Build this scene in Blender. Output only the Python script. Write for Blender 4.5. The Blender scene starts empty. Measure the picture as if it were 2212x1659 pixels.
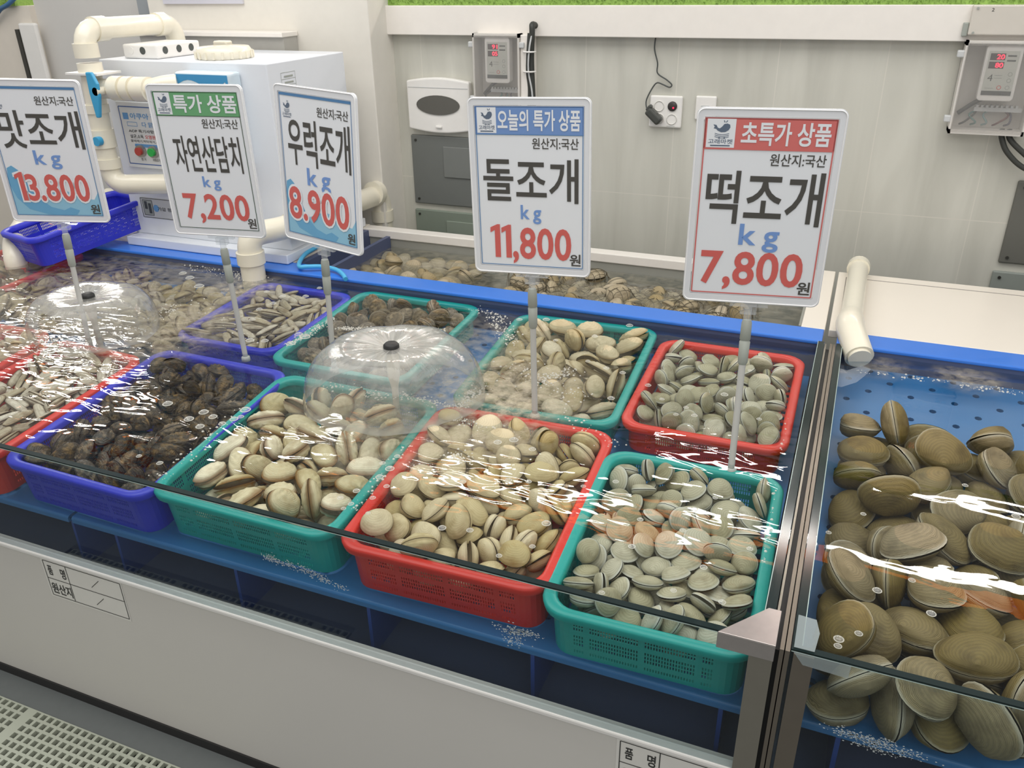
import bpy, bmesh, math, random
from mathutils import Vector, Matrix, Euler, Quaternion

S = bpy.context.scene
COL = S.collection
PI = math.pi

# ---------------------------------------------------------------- camera, world, light, exposure
EYE = Vector((0, 0, 1.5))
cam = bpy.data.cameras.new('camera')
cam.sensor_fit = 'HORIZONTAL'; cam.sensor_width = 36.0
cam.lens = 36.0 * 1795.77 / 2212
cam.clip_start = 0.02
camo = bpy.data.objects.new('camera', cam)
COL.objects.link(camo)
_y, _p, _r = (math.radians(a) for a in (-22.66878538, 26.4330759, 0.98025042))
_f = Vector((math.sin(_y) * math.cos(_p), math.cos(_y) * math.cos(_p), -math.sin(_p)))
_x = Vector((math.cos(_y), -math.sin(_y), 0)); _d = _f.cross(_x)
_x, _d = _x * math.cos(_r) + _d * math.sin(_r), -_x * math.sin(_r) + _d * math.cos(_r)
camo.matrix_world = Matrix(((_x.x, -_d.x, -_f.x, EYE.x), (_x.y, -_d.y, -_f.y, EYE.y), (_x.z, -_d.z, -_f.z, EYE.z), (0, 0, 0, 1)))
S.camera = camo

W = bpy.data.worlds.new('hall'); S.world = W; W.use_nodes = True
W.node_tree.nodes['Background'].inputs[0].default_value = (1.0, 0.985, 0.955, 1)
W.node_tree.nodes['Background'].inputs[1].default_value = 0.46
S.view_settings.view_transform = 'Standard'; S.view_settings.look = 'None'
S.view_settings.gamma = 1.0; S.view_settings.use_curve_mapping = False
S.view_settings.exposure = 0.0
S.cycles.use_denoising = True
S.cycles.transparent_max_bounces = 24


def area(name, loc, size, power, color, target):
    l = bpy.data.lights.new(name, 'AREA'); l.shape = 'RECTANGLE'; l.size, l.size_y = size
    l.energy = power; l.color = color
    o = bpy.data.objects.new(name, l); COL.objects.link(o); o.location = loc
    o.rotation_euler = (Vector(target) - Vector(loc)).to_track_quat('-Z', 'Y').to_euler()
    return o


area('ceiling_panel_light', (-0.9, 1.25, 3.1), (5.0, 1.7), 78, (1.0, 0.975, 0.935), (-0.9, 1.55, 0))
area('front_fill_light', (0.6, -1.6, 3.0), (4.0, 1.2), 28, (1.0, 0.97, 0.93), (-0.3, 1.4, 0.6))  # added fill lamp, brightens the counter front and the signs

# ---------------------------------------------------------------- helpers
RND = random.Random(11)


def srgb(r, g, b):
    f = lambda c: (c / 255 / 12.92) if c / 255 <= 0.04045 else ((c / 255 + 0.055) / 1.055) ** 2.4
    return (f(r), f(g), f(b), 1)


MATS = {}


def nodes(name):
    m = bpy.data.materials.new(name); m.use_nodes = True
    nt = m.node_tree; nt.nodes.clear()
    out = nt.nodes.new('ShaderNodeOutputMaterial')
    MATS[name] = m

    def N(kind, **kw):
        n = nt.nodes.new('ShaderNode' + kind)
        for k, v in kw.items():
            if k.startswith('i_'):
                n.inputs[k[2:].replace('_', ' ')].default_value = v
            elif k.startswith('n'):
                n.inputs[int(k[1:])].default_value = v
            else:
                setattr(n, k, v)
        return n
    return m, nt, N, out, nt.links.new


def plain(name, rgb, rough=0.5, metal=0.0, var=0.04, scale=30.0, bump=0.0, spec=0.5, coat=0.0):
    """A surface of one colour with a little procedural unevenness in colour and relief."""
    if name in MATS:
        return MATS[name]
    m, nt, N, out, L = nodes(name)
    b = N('BsdfPrincipled', i_Roughness=rough, i_Metallic=metal)
    b.inputs['Specular IOR Level'].default_value = spec
    b.inputs['Coat Weight'].default_value = coat
    tc = N('TexCoord'); nz = N('TexNoise', i_Scale=scale, i_Detail=4.0)
    L(tc.outputs['Object'], nz.inputs['Vector'])
    c = srgb(*rgb)
    mx = N('Mix', data_type='RGBA')
    mx.inputs[6].default_value = tuple(v * (1 - var) for v in c[:3]) + (1,)
    mx.inputs[7].default_value = tuple(min(1, v * (1 + var)) for v in c[:3]) + (1,)
    L(nz.outputs['Fac'], mx.inputs[0]); L(mx.outputs[2], b.inputs['Base Color'])
    if bump:
        bp = N('Bump', i_Strength=0.5, i_Distance=bump)
        L(nz.outputs['Fac'], bp.inputs['Height']); L(bp.outputs['Normal'], b.inputs['Normal'])
    L(b.outputs[0], out.inputs[0])
    return m


def glow(name, rgb, strength):
    m, nt, N, out, L = nodes(name)
    e = N('Emission', n0=srgb(*rgb), n1=strength)
    L(e.outputs[0], out.inputs[0])
    return m


def mirror_share(N, L, f0, normal=None, power=5.0):
    """Mirror share by angle (Schlick), the same from both sides of a sheet."""
    geo = N('NewGeometry'); dt = N('VectorMath', operation='DOT_PRODUCT')
    L(geo.outputs['Incoming'], dt.inputs[0]); L(normal if normal is not None else geo.outputs['Normal'], dt.inputs[1])
    ab = N('Math', operation='ABSOLUTE'); L(dt.outputs['Value'], ab.inputs[0])
    iv = N('Math', operation='SUBTRACT', use_clamp=True); iv.inputs[0].default_value = 1.0; L(ab.outputs[0], iv.inputs[1])
    pw = N('Math', operation='POWER'); L(iv.outputs[0], pw.inputs[0]); pw.inputs[1].default_value = power
    ma = N('Math', operation='MULTIPLY_ADD'); L(pw.outputs[0], ma.inputs[0]); ma.inputs[1].default_value = 1 - f0; ma.inputs[2].default_value = f0
    return ma.outputs[0]


def glassy(name, tint, ior=1.45, body=0.0, body_rgb=(235, 238, 240), rough=0.0):
    """Clear sheet: see-through with a mirror share by Fresnel and, for acrylic, a milky share."""
    m, nt, N, out, L = nodes(name)
    fr = mirror_share(N, L, ((ior - 1) / (ior + 1)) ** 2); tr = N('BsdfTransparent', n0=tint); gl = N('BsdfGlossy', i_Roughness=rough)
    df = N('BsdfDiffuse', n0=srgb(*body_rgb))
    a = N('MixShader', n0=body); L(tr.outputs[0], a.inputs[1]); L(df.outputs[0], a.inputs[2])
    b = N('MixShader'); L(fr, b.inputs[0]); L(a.outputs[0], b.inputs[1]); L(gl.outputs[0], b.inputs[2])
    L(b.outputs[0], out.inputs[0])
    return m


class MB:
    """Collects faces for one mesh object, each face with a material slot."""

    def __init__(self):
        self.v, self.f, self.k, self.sm = [], [], [], []

    def add(self, v, f, k=0, smooth=False):
        n = len(self.v); self.v += [tuple(p) for p in v]
        for q in f:
            self.f.append(tuple(i + n for i in q)); self.k.append(k); self.sm.append(smooth)
        return self

    def box(self, x0, x1, y0, y1, z0, z1, k=0):
        v = [(x, y, z) for z in (z0, z1) for y in (y0, y1) for x in (x0, x1)]
        return self.add(v, [(0, 2, 3, 1), (4, 5, 7, 6), (0, 1, 5, 4), (2, 6, 7, 3), (0, 4, 6, 2), (1, 3, 7, 5)], k)

    def tube(self, path, r, n=16, k=0, caps=True, radii=None):
        P = [Vector(p) for p in path]; v, f = [], []
        up = Vector((0, 0, 1)); last = None
        for i, p in enumerate(P):
            d = (P[min(i + 1, len(P) - 1)] - P[max(i - 1, 0)]).normalized()
            if last is None:
                a = d.cross(up if abs(d.z) < 0.9 else Vector((1, 0, 0))).normalized()
            else:
                a = (last - d * last.dot(d)).normalized()
            last = a; b = d.cross(a); rr = radii[i] if radii else r
            v += [p + a * (rr * math.cos(2 * PI * j / n)) + b * (rr * math.sin(2 * PI * j / n)) for j in range(n)]
        for i in range(len(P) - 1):
            for j in range(n):
                f.append((i * n + j, i * n + (j + 1) % n, (i + 1) * n + (j + 1) % n, (i + 1) * n + j))
        self.add(v, f, k, True)
        if caps:
            self.add(v[:n], [tuple(range(n))[::-1]], k); self.add(v[-n:], [tuple(range(n))], k)
        return self

    def lathe(self, prof, c=(0, 0, 0), n=32, k=0):
        v = [(c[0] + r * math.cos(2 * PI * j / n), c[1] + r * math.sin(2 * PI * j / n), c[2] + z) for r, z in prof for j in range(n)]
        f = [(i * n + j, i * n + (j + 1) % n, (i + 1) * n + (j + 1) % n, (i + 1) * n + j) for i in range(len(prof) - 1) for j in range(n)]
        return self.add(v, f, k, True)

    def prism(self, pts, d, k=0):
        """pts: 3D outline; d: extrusion vector."""
        n = len(pts); a = [Vector(p) for p in pts]; b = [p + Vector(d) for p in a]
        return self.add(a + b, [tuple(range(n))[::-1], tuple(range(n, 2 * n))] + [(i, (i + 1) % n, n + (i + 1) % n, n + i) for i in range(n)], k)

    def build(self, name, mats, parent=None, bevel=0.0, seg=2, solid=0.0):
        me = bpy.data.meshes.new(name); me.from_pydata(self.v, [], self.f)
        for m in (mats if isinstance(mats, (list, tuple)) else [mats]):
            me.materials.append(m)
        me.polygons.foreach_set('material_index', self.k); me.polygons.foreach_set('use_smooth', self.sm)
        bm = bmesh.new(); bm.from_mesh(me)
        bmesh.ops.remove_doubles(bm, verts=bm.verts, dist=1e-6) if not any(self.sm) else None
        bmesh.ops.recalc_face_normals(bm, faces=bm.faces); bm.to_mesh(me); bm.free(); me.update()
        o = bpy.data.objects.new(name, me); COL.objects.link(o)
        if parent:
            o.parent = parent
        if solid:
            s = o.modifiers.new('thickness', 'SOLIDIFY'); s.thickness = solid; s.offset = -1
        if bevel:
            b = o.modifiers.new('bevel', 'BEVEL'); b.width = bevel; b.segments = seg; b.limit_method = 'ANGLE'; b.angle_limit = 0.7
        return o


def tag(o, label=None, cat=None, group=None, kind=None):
    for k, v in (('label', label), ('category', cat), ('group', group), ('kind', kind)):
        if v:
            o[k] = v
    return o


def empty(name, loc=(0, 0, 0), label=None, cat=None, group=None, rot=None):
    o = bpy.data.objects.new(name, None); COL.objects.link(o); o.location = loc; o.empty_display_size = 0.05
    if rot:
        o.rotation_euler = rot
    return tag(o, label, cat, group)


def bend(p0, p1, p2, r, n=6):
    """Rounded corner at p1 between p0 and p2."""
    p0, p1, p2 = Vector(p0), Vector(p1), Vector(p2)
    a = p1 + (p0 - p1).normalized() * r; b = p1 + (p2 - p1).normalized() * r
    return [a * (1 - t) ** 2 + p1 * 2 * t * (1 - t) + b * t * t for t in [i / n for i in range(n + 1)]]


def smooth_path(pts, n=8):
    P = [Vector(p) for p in pts]; out = []
    for i in range(len(P) - 1):
        a, b, c, d = P[max(i - 1, 0)], P[i], P[i + 1], P[min(i + 2, len(P) - 1)]
        for j in range(n):
            t = j / n
            out.append(0.5 * ((2 * b) + (c - a) * t + (2 * a - 5 * b + 4 * c - d) * t * t + (3 * b - a - 3 * c + d) * t ** 3))
    return out + [P[-1]]


def rrect(w, h, r, n=6):
    """Rounded rectangle outline, counter-clockwise, centred."""
    o = []
    for cx, cy, a0 in ((w / 2 - r, h / 2 - r, 0), (-w / 2 + r, h / 2 - r, PI / 2), (-w / 2 + r, -h / 2 + r, PI), (w / 2 - r, -h / 2 + r, 1.5 * PI)):
        o += [(cx + r * math.cos(a0 + PI / 2 * i / n), cy + r * math.sin(a0 + PI / 2 * i / n)) for i in range(n + 1)]
    return o


_TXT = {}


def text_geo(body, offset):
    key = (body, offset)
    if key not in _TXT:
        c = bpy.data.curves.new('t', 'FONT'); c.body = body; c.offset = offset; c.resolution_u = 4
        o = bpy.data.objects.new('t', c); COL.objects.link(o)
        dg = bpy.context.evaluated_depsgraph_get()
        me = bpy.data.meshes.new_from_object(o.evaluated_get(dg))
        _TXT[key] = ([tuple(v.co) for v in me.vertices], [tuple(p.vertices) for p in me.polygons])
        bpy.data.objects.remove(o); bpy.data.curves.remove(c); bpy.data.meshes.remove(me)
    return _TXT[key]


def glyph_run(body, offset, grow):
    """Outline of a price, digit by digit with even gaps; the figure one gets a flag."""
    v, f, x = [], [], 0.0
    for ch in body:
        if ch == '1':
            g = offset + grow
            v0 = [(.13, -.0), (.25, -.0), (.25, .74), (.17, .74), (.0, .66), (.0, .54), (.13, .60)]
            v0 = [(px + (g if px > .15 else -g), py + (g if py > .3 else -g)) for px, py in v0]; f0 = [(0, 1, 2, 3, 6), (3, 4, 5, 6)]
            w0, w1 = 0.0, .25
        else:
            v1, _ = text_geo(ch, 0.0); v0, f0 = text_geo(ch, offset + grow)
            w0, w1 = min(p[0] for p in v1), max(p[0] for p in v1)
        n = len(v)
        v += [(p[0] - w0 + x, p[1]) for p in v0]; f += [tuple(i + n for i in q) for q in f0]
        x += w1 - w0 + .085
    return v, f


def write(mb, body, x0, x1, z0, z1, y, k, offset=0.0, grow=0.0, slant=0.0):
    """Lettering fitted into a box of the plane facing -Y."""
    if body[0].isdigit() and len(body) > 3:
        v, f = glyph_run(body, 0.0, 0.0); v2, f2 = glyph_run(body, offset, grow)
    else:
        v, f = text_geo(body, 0.0); v2, f2 = text_geo(body, offset + grow)
    bx0, bx1 = min(p[0] for p in v), max(p[0] for p in v); by0, by1 = min(p[1] for p in v), max(p[1] for p in v)
    sx, sz = (x1 - x0) / (bx1 - bx0), (z1 - z0) / (by1 - by0)
    mb.add([(x0 + (p[0] - bx0) * sx + slant * (p[1] - by0) * sz, y, z0 + (p[1] - by0) * sz) for p in v2], f2, k)


def flat(mb, x0, x1, z0, z1, y, k):
    mb.add([(x0, y, z0), (x1, y, z0), (x1, y, z1), (x0, y, z1)], [(0, 1, 2, 3)], k)


def line(mb, x0, z0, x1, z1, w, y, k):
    d = Vector((x1 - x0, z1 - z0)).normalized(); nx, nz = -d.y * w / 2, d.x * w / 2
    mb.add([(x0 + nx, y, z0 + nz), (x0 - nx, y, z0 - nz), (x1 - nx, y, z1 - nz), (x1 + nx, y, z1 + nz)], [(0, 1, 2, 3)], k)


def frame_lines(mb, x0, x1, z0, z1, w, y, k):
    line(mb, x0, z0, x1, z0, w, y, k); line(mb, x0, z1, x1, z1, w, y, k)
    line(mb, x0, z0, x0, z1, w, y, k); line(mb, x1, z0, x1, z1, w, y, k)


def disc(mb, x, z, r, y, k, n=16, rz=None):
    rz = rz or r
    mb.add([(x + r * math.cos(2 * PI * i / n), y, z + rz * math.sin(2 * PI * i / n)) for i in range(n)], [tuple(range(n))], k)


# common materials
M_WHITE = plain('white_paint', (232, 230, 226), 0.35)
M_BOARD = plain('white_board', (236, 231, 224), 0.3)
M_PVC = plain('cream_pvc', (232, 226, 208), 0.28, coat=0.3)
M_BLUE = plain('blue_plastic', (58, 124, 222), 0.3, coat=0.2)
M_DECK = plain('deck_blue', (46, 110, 168), 0.42, var=0.08, scale=14)
M_NAVY = plain('navy_plastic', (78, 88, 120), 0.4)
M_STEEL = plain('brushed_steel', (176, 170, 164), 0.32, metal=0.85, var=0.06, scale=60)
M_BLACK = plain('black_rubber', (30, 30, 30), 0.5)
M_DARK = plain('dark_grey_plastic', (72, 76, 74), 0.45)
M_GREY = plain('grey_plastic', (160, 165, 158), 0.45)
M_LGREY = plain('light_grey_plastic', (196, 198, 198), 0.4)
M_RED = plain('red_print', (208, 70, 66), 0.5)
M_INK = plain('black_print', (52, 52, 50), 0.5)
M_INKBLUE = plain('blue_print', (92, 138, 208), 0.5)
M_GLASS = glassy('clear_glass', (0.93, 0.975, 0.965, 1))
M_GLASSEDGE = plain('glass_edge', (16, 34, 34), 0.12)
M_FRONTGLASS = glassy('front_glass_green', (0.885, 0.925, 0.93, 1))
M_ACRYL = glassy('clear_acrylic', (0.96, 0.97, 0.98, 1), 1.49, 0.16)


# ---------------------------------------------------------------- the room
def tiles():
    m, nt, N, out, L = nodes('wall_tile')
    b = N('BsdfPrincipled', i_Roughness=0.38)
    tc = N('TexCoord'); mp = N('Mapping'); L(tc.outputs['Object'], mp.inputs[0])
    mp.inputs['Rotation'].default_value = (0, 0.35, 0); mp.inputs['Scale'].default_value = (7, 1, 0.9)
    nz = N('TexNoise', i_Scale=1.6, i_Detail=5.0, i_Distortion=0.6); L(mp.outputs[0], nz.inputs['Vector'])
    rp = N('ValToRGB'); rp.color_ramp.elements[0].color = srgb(190, 189, 179); rp.color_ramp.elements[1].color = srgb(205, 204, 194)
    rp.color_ramp.elements[0].position = 0.35; rp.color_ramp.elements[1].position = 0.65
    L(nz.outputs['Fac'], rp.inputs[0])
    br = N('TexBrick', offset=0.0, squash=1.0); mp2 = N('Mapping'); L(tc.outputs['Object'], mp2.inputs[0])
    mp2.inputs['Rotation'].default_value = (PI / 2, 0, 0); mp2.inputs['Location'].default_value = (0.27, 0.817, 0)
    L(mp2.outputs[0], br.inputs['Vector'])
    br.inputs['Scale'].default_value = 1.0; br.inputs['Brick Width'].default_value = 0.30; br.inputs['Row Height'].default_value = 0.6
    br.inputs['Mortar Size'].default_value = 0.0016; br.inputs['Mortar Smooth'].default_value = 0.3
    mx = N('Mix', data_type='RGBA'); L(br.outputs['Fac'], mx.inputs[0]); L(rp.outputs[0], mx.inputs[6]); mx.inputs[7].default_value = srgb(209, 206, 196)
    L(mx.outputs[2], b.inputs['Base Color'])
    L(b.outputs[0], out.inputs[0])
    return m


M_TILE = tiles()
M_CREAM = plain('cream_wall', (224, 220, 211), 0.6)
M_FLOOR = plain('floor_stone', (106, 111, 111), 0.5, var=0.08, scale=50)


def setting(o):
    o['kind'] = 'structure'; return o


def grate():
    """Drain grating: bars with real holes over a dark channel."""
    mb = MB(); px, py = 0.0205, 0.020; hx, hy = 0.0130, 0.0132
    nx, ny = 46, 17; x0, y1 = -1.952, 0.8475; top = 0.004
    xs, ys = [], []
    for i in range(nx):
        a = x0 + i * px
        xs += [(a, a + (px - hx) / 2, False), (a + (px - hx) / 2, a + (px + hx) / 2, (i not in (19, 41))), (a + (px + hx) / 2, a + px, False)]
    for j in range(ny):
        a = y1 - j * py
        ys += [(a - (py - hy) / 2, a, False), (a - (py + hy) / 2, a - (py - hy) / 2, True), (a - py, a - (py + hy) / 2, False)]
    for xa, xb, hxx in xs:
        for ya, yb, hyy in ys:
            if not (hxx and hyy):
                mb.add([(xa, ya, top), (xb, ya, top), (xb, yb, top), (xa, yb, top)], [(0, 1, 2, 3)])
    o = mb.build('drain_grating', plain('grating_plastic', (176, 181, 166), 0.5), solid=0.012)
    return tag(o, 'pale plastic drain grating with square holes along the counter foot', 'grating')


fl = MB(); fl.box(-6, 3, -3, 0.485, -0.10, 0); fl.box(-6, 3, 0.8495, 6.5, -0.10, 0); fl.box(-6, -1.97, 0.485, 0.8495, -0.10, 0); fl.box(-1.005, 3, 0.485, 0.8495, -0.10, 0)
setting(fl.build('floor', M_FLOOR))
setting(MB().box(-1.98, -1.0, 0.48, 0.86, -0.12, -0.05).build('trim_3', plain('channel_dark', (58, 56, 46), 0.7)))
grate()
setting(MB().box(-1.652, 1.2, 2.75, 2.86, 0, 1.398).build('wall_back', M_TILE))
setting(MB().box(-1.652, 1.2, 2.715, 2.86, 1.309, 1.4).build('trim_1', M_BOARD, bevel=0.002))
setting(MB().box(-2.512, -1.578, 2.6, 2.9, 0, 1.46).build('wall_pillar', M_CREAM, bevel=0.004))
setting(MB().box(-2.64, -2.52, 2.68, 2.80, 0, 1.46).build('trim_2', plain('steel_post', (150, 156, 160), 0.35)))
setting(MB().box(-3.3, -2.64, 2.78, 2.86, 0, 1.46).build('wall_left', plain('panel_grey', (206, 204, 200), 0.3, var=0.06, scale=5)))
setting(MB().box(-3.9, -3.3, 2.75, 2.86, 0, 1.40).build('wall_far', plain('cream_low', (222, 214, 202), 0.5)))


def turf(name, x0, x1, y0, y1, z0, z1, n, label):
    mb = MB(); mb.box(x0, x1, y0, y1, z0, z1 - 0.012)
    for i in range(n):
        x = RND.uniform(x0, x1)
        if RND.random() < 0.55:
            p = Vector((x, y0, RND.uniform(z0 + 0.002, z1 - 0.01))); d = Vector((RND.gauss(0, .004), -RND.uniform(.004, .011), RND.uniform(-.003, .009)))
        else:
            p = Vector((x, RND.uniform(y0, y1), z1 - 0.013)); d = Vector((RND.gauss(0, .004), RND.gauss(-.002, .004), RND.uniform(.008, .017)))
        s = Vector((RND.uniform(-1, 1), RND.uniform(-1, 1), 0)) * 0.0018
        mb.add([p - s, p + s, p + d], [(0, 1, 2)])
    o = mb.build(name, plain('turf_green', (142, 176, 86), 0.7, var=0.45, scale=130))
    return tag(o, label, 'turf', kind='stuff')


turf('artificial_grass', -1.655, 0.9, 2.735, 2.86, 1.40, 1.45, 9000, 'strip of green artificial turf on top of the white wall ledge')
turf('artificial_grass', -3.8, -3.36, 2.74, 2.86, 1.40, 1.45, 900, 'short green turf strip on the far cream wall at the upper left corner')

# handle with a dark slit on the far left wall
h = empty('door_handle_plate', (-3.32, 2.75, 1.12), 'tall white pull handle with a dark slit on the cream wall', 'handle')
MB().box(-0.045, 0.055, -0.02, 0.0, -0.05, 0.215).build('plate', M_WHITE, h, 0.008)
MB().box(-0.066, -0.046, -0.022, -0.001, -0.05, 0.19).build('slit', plain('slit_dark', (60, 58, 52), 0.6), h)
tag(MB().tube(smooth_path([(-3.34, 2.73, 1.43), (-3.38, 2.72, 1.405), (-3.44, 2.725, 1.385), (-3.50, 2.73, 1.34)]), 0.009, 10).build('blue_hose', plain('hose_blue', (66, 108, 150), 0.4)),
    'short blue hose curving over the turf edge at the upper left', 'hose')
# poster and steel box on the pillar
pp = MB(); pp.box(-2.43, -2.075, 2.592, 2.5995, 1.411, 1.455)
tag(pp.build('wall_poster', plain('lavender_sheet', (205, 204, 214), 0.4)), 'pale lavender notice sheet on the pillar, only its lower edge in view', 'notice')
sb = empty('steel_trunking', (-2.19, 2.52, 1.2), 'grey steel box with a white top edge behind the white machine', 'box')
MB().box(-0.31, 0.32, 0.0, 0.078, -0.12, 0.11).build('body', plain('trunk_grey', (176, 174, 168), 0.35, var=0.08), sb)
MB().box(-0.315, 0.325, -0.012, 0.078, 0.11, 0.125).build('lid', M_BOARD, sb, 0.002)


# ---------------------------------------------------------------- things on the back wall
def breaker_box():
    e = empty('breaker_box', (-1.40, 2.75, 1.077), 'white breaker cover with a dark oval window on the tiled wall', 'breaker box')
    pts = []
    for i in range(13):
        t = i / 12; pts.append((-0.122 + 0.244 * t, 0, 0.083 + 0.012 * math.sin(PI * t)))
    for i in range(13):
        t = i / 12; pts.append((0.122 - 0.244 * t, 0, -0.08 - 0.012 * math.sin(PI * t)))
    MB().prism(pts, (0, -0.028, 0)).build('cover', M_WHITE, e, 0.006, 3)
    m = MB(); m.box(-0.116, 0.116, -0.0292, -0.0282, 0.061, 0.0628); m.build('seam', M_LGREY, e)
    pts = [(0.0 + 0.084 * math.cos(a), -0.0275, 0.004 + 0.033 * math.sin(a)) for a in [2 * PI * i / 32 for i in range(32)]]
    MB().prism(pts, (0, -0.004, 0)).build('window', plain('smoked_window', (92, 90, 84), 0.15), e)
    MB().box(-0.012, 0.012, -0.034, -0.028, -0.074, -0.066).build('latch', M_WHITE, e, 0.002)


breaker_box()


def grey_panel(x0, x1, z0, z1, rgb, label, recess=True):
    e = empty('access_panel', ((x0 + x1) / 2, 2.75, (z0 + z1) / 2), label, 'panel', 'grey access panels on the wall')
    w, hh = (x1 - x0) / 2, (z1 - z0) / 2
    MB().box(-w, w, -0.012, 0, -hh, hh).build('plate', plain('panel_%d' % rgb[0], rgb, 0.5), e, 0.004)
    if recess:
        MB().box(-w * 0.15, w * 0.95, -0.0165, -0.0115, hh - 0.145, hh - 0.035).build('hatch', plain('hatch_%d' % rgb[0], tuple(c + 8 for c in rgb), 0.5), e, 0.002)
    for sx in (-1, 1):
        for sz in (-1, 1):
            MB().tube([(sx * (w - 0.02), -0.011, sz * (hh - 0.018)), (sx * (w - 0.02), -0.0155, sz * (hh - 0.018))], 0.0045, 10).build('screw', plain('screw_dark', (70, 70, 66), 0.4, 0.6), e)


grey_panel(-1.527, -1.22, 0.722, 0.972, (108, 111, 108), 'dark grey access panel under the white breaker cover')
grey_panel(-1.529, -1.22, 0.46, 0.700, (128, 138, 126), 'greenish grey access panel just above the white rail')
grey_panel(0.428, 0.75, 0.701, 0.943, (98, 98, 92), 'dark grey access panel at the right edge above the cream slab', False)
grey_panel(0.421, 0.75, 0.45, 0.675, (136, 142, 136), 'light grey panel low on the wall at the right edge', False)


def control_box(loc, w, hh, digits, label):
    e = empty('control_box', loc, label, 'control box', 'clear lidded temperature control boxes')
    d = 0.068
    b = MB(); b.box(0, w, 0, d, 0, 0.012); b.box(0, w, 0, d, hh - 0.012, hh); b.box(0, 0.006, 0, d, 0, hh); b.box(w - 0.006, w, 0, d, 0, hh); b.box(0, w, d - 0.005, d, 0, hh)
    b.build('housing', plain('box_grey', (214, 210, 204), 0.4), e)
    MB().box(0.004, w - 0.004, -0.006, 0.0, 0.004, hh - 0.004).build('lid', glassy('smoke_acrylic', (0.95, 0.945, 0.94, 1), 1.45, 0.12, (206, 204, 200)), e, 0.003)
    for z in (0.16 * hh, 0.86 * hh):
        for x in (-0.008, w + 0.008):
            MB().box(x - 0.009, x + 0.009, 0.0, 0.02, z - 0.009, z + 0.009).build('clip', M_LGREY, e, 0.003)
    cx, cz, dw, dh = w * 0.52, hh * 0.665, 0.088, 0.142
    dev = MB(); dev.prism([(cx + x, 0.004, cz + z) for x, z in rrect(dw, dh, 0.010)][::-1], (0, 0.03, 0)); dv = dev.build('controller', M_WHITE, e, 0.002)
    p = MB(); y = 0.0030
    flat(p, cx - .036, cx + .036, cz - .056, cz + .056, y, 0); flat(p, cx - .036, cx + .036, cz - .056, cz - .045, y - .0003, 1)
    flat(p, cx - .032, cx + .004, cz + .033, cz + .050, y - .0004, 2); flat(p, cx - .032, cx + .004, cz + .012, cz + .029, y - .0004, 2)
    for i, (bx, bz) in enumerate(((.024, -.002), (.024, -.018), (.024, -.036), (.004, -.036))):
        disc(p, cx + bx, cz + bz, .0055, y - .0004, 3 if i < 3 else 4); disc(p, cx + bx, cz + bz, .0040, y - .0006, 0)
    for bz in (.044, .032):
        flat(p, cx + .009, cx + .030, cz + bz - .002, cz + bz + .002, y - .0004, 1)
    write(p, '4', cx - .028, cx - .016, cz - .020, cz - .003, y - .0004, 1)
    flat(p, cx - .013, cx + .006, cz - .006, cz - .0045, y - .0004, 3); flat(p, cx - .013, cx + .006, cz - .013, cz - .0115, y - .0004, 3); flat(p, cx - .030, cx - .010, cz - .039, cz - .0375, y - .0004, 3)
    p.build('faceplate', [plain('face_grey', (196, 198, 190), 0.4), M_DARK, plain('led_dark', (58, 44, 48), 0.3), M_GREY, M_RED], dv)
    t = MB()
    write(t, digits[0], cx - .016, cx + .002, cz + .0355, cz + .0475, y - .0008, 0, 0.02); write(t, digits[1], cx - .016, cx + .002, cz + .0145, cz + .0265, y - .0008, 0, 0.02)
    t.build('red_digits', MATS.get('led_red') or glow('led_red', (255, 40, 70), 3.0), dv)
    tb = MB(); tb.box(w * .3, w * .93, 0.03, 0.05, hh * .24, hh * .285)
    for i in range(9):
        tb.box(w * .32 + i * w * .065, w * .32 + i * w * .065 + .006, 0.028, 0.05, hh * .285, hh * .31)
    tb.build('terminal_strip', M_LGREY, e)
    cols = [(70, 74, 72), (90, 130, 126), (120, 150, 150), (110, 70, 66), (84, 84, 100)]
    for i in range(5):
        x = w * (.15 + .15 * i)
        MB().tube(smooth_path([(x, .045, .02), (x + .01, .03, hh * .12), (x + RND.uniform(-.02, .04), .04, hh * .2), (w * (.35 + .1 * i), .045, hh * .27)], 6), .0028, 6).build('wire', plain('wire_%d' % i, cols[i], .5), e)
    MB().tube(smooth_path([(w * .1, .05, hh * .2), (w * .3, .045, hh * .33), (w * .5, .045, hh * .42)], 6), .006, 8).build('wire', M_DARK, e)
    return e


control_box((-1.241, 2.682, 1.075), 0.165, 0.243, ('91', '05'), 'clear lidded control box with red digits beside a black cable, above the oval breaker cover')
control_box((0.2165, 2.682, 1.073), 0.185, 0.241, ('20', '80'), 'clear lidded control box with red digits at the right edge of the wall')
MB_ = MB(); MB_.box(-1.075, -1.040, 2.69, 2.75, 1.06, 1.315)
tag(MB_.build('cable_trunking', M_BOARD, bevel=0.003), 'narrow cream bracket strip beside the control box with a black cable', 'bracket')
e = empty('junction_cover', (0.215, 2.69, 1.327), 'plain beige metal cover box above the right control box', 'cover')
MB().box(0, 0.32, 0, 0.03, 0, 0.073).build('cover', plain('beige_metal', (206, 200, 190), 0.35), e, 0.003)
for x, z in ((0.012, 0.006), (0.012, 0.066)):
    MB().tube([(x, 0.001, z), (x, -0.003, z)], 0.003, 8).build('screw', M_GREY, e)
m = MB(); write(m, '2', 0.045, 0.051, 0.058, 0.066, -0.0006, 0); m.build('number', M_INK, e)
MB().box(-0.014, 0.0, 0.012, 0.03, -0.004, 0.03).build('hinge', M_GREY, e, 0.002)

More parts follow.
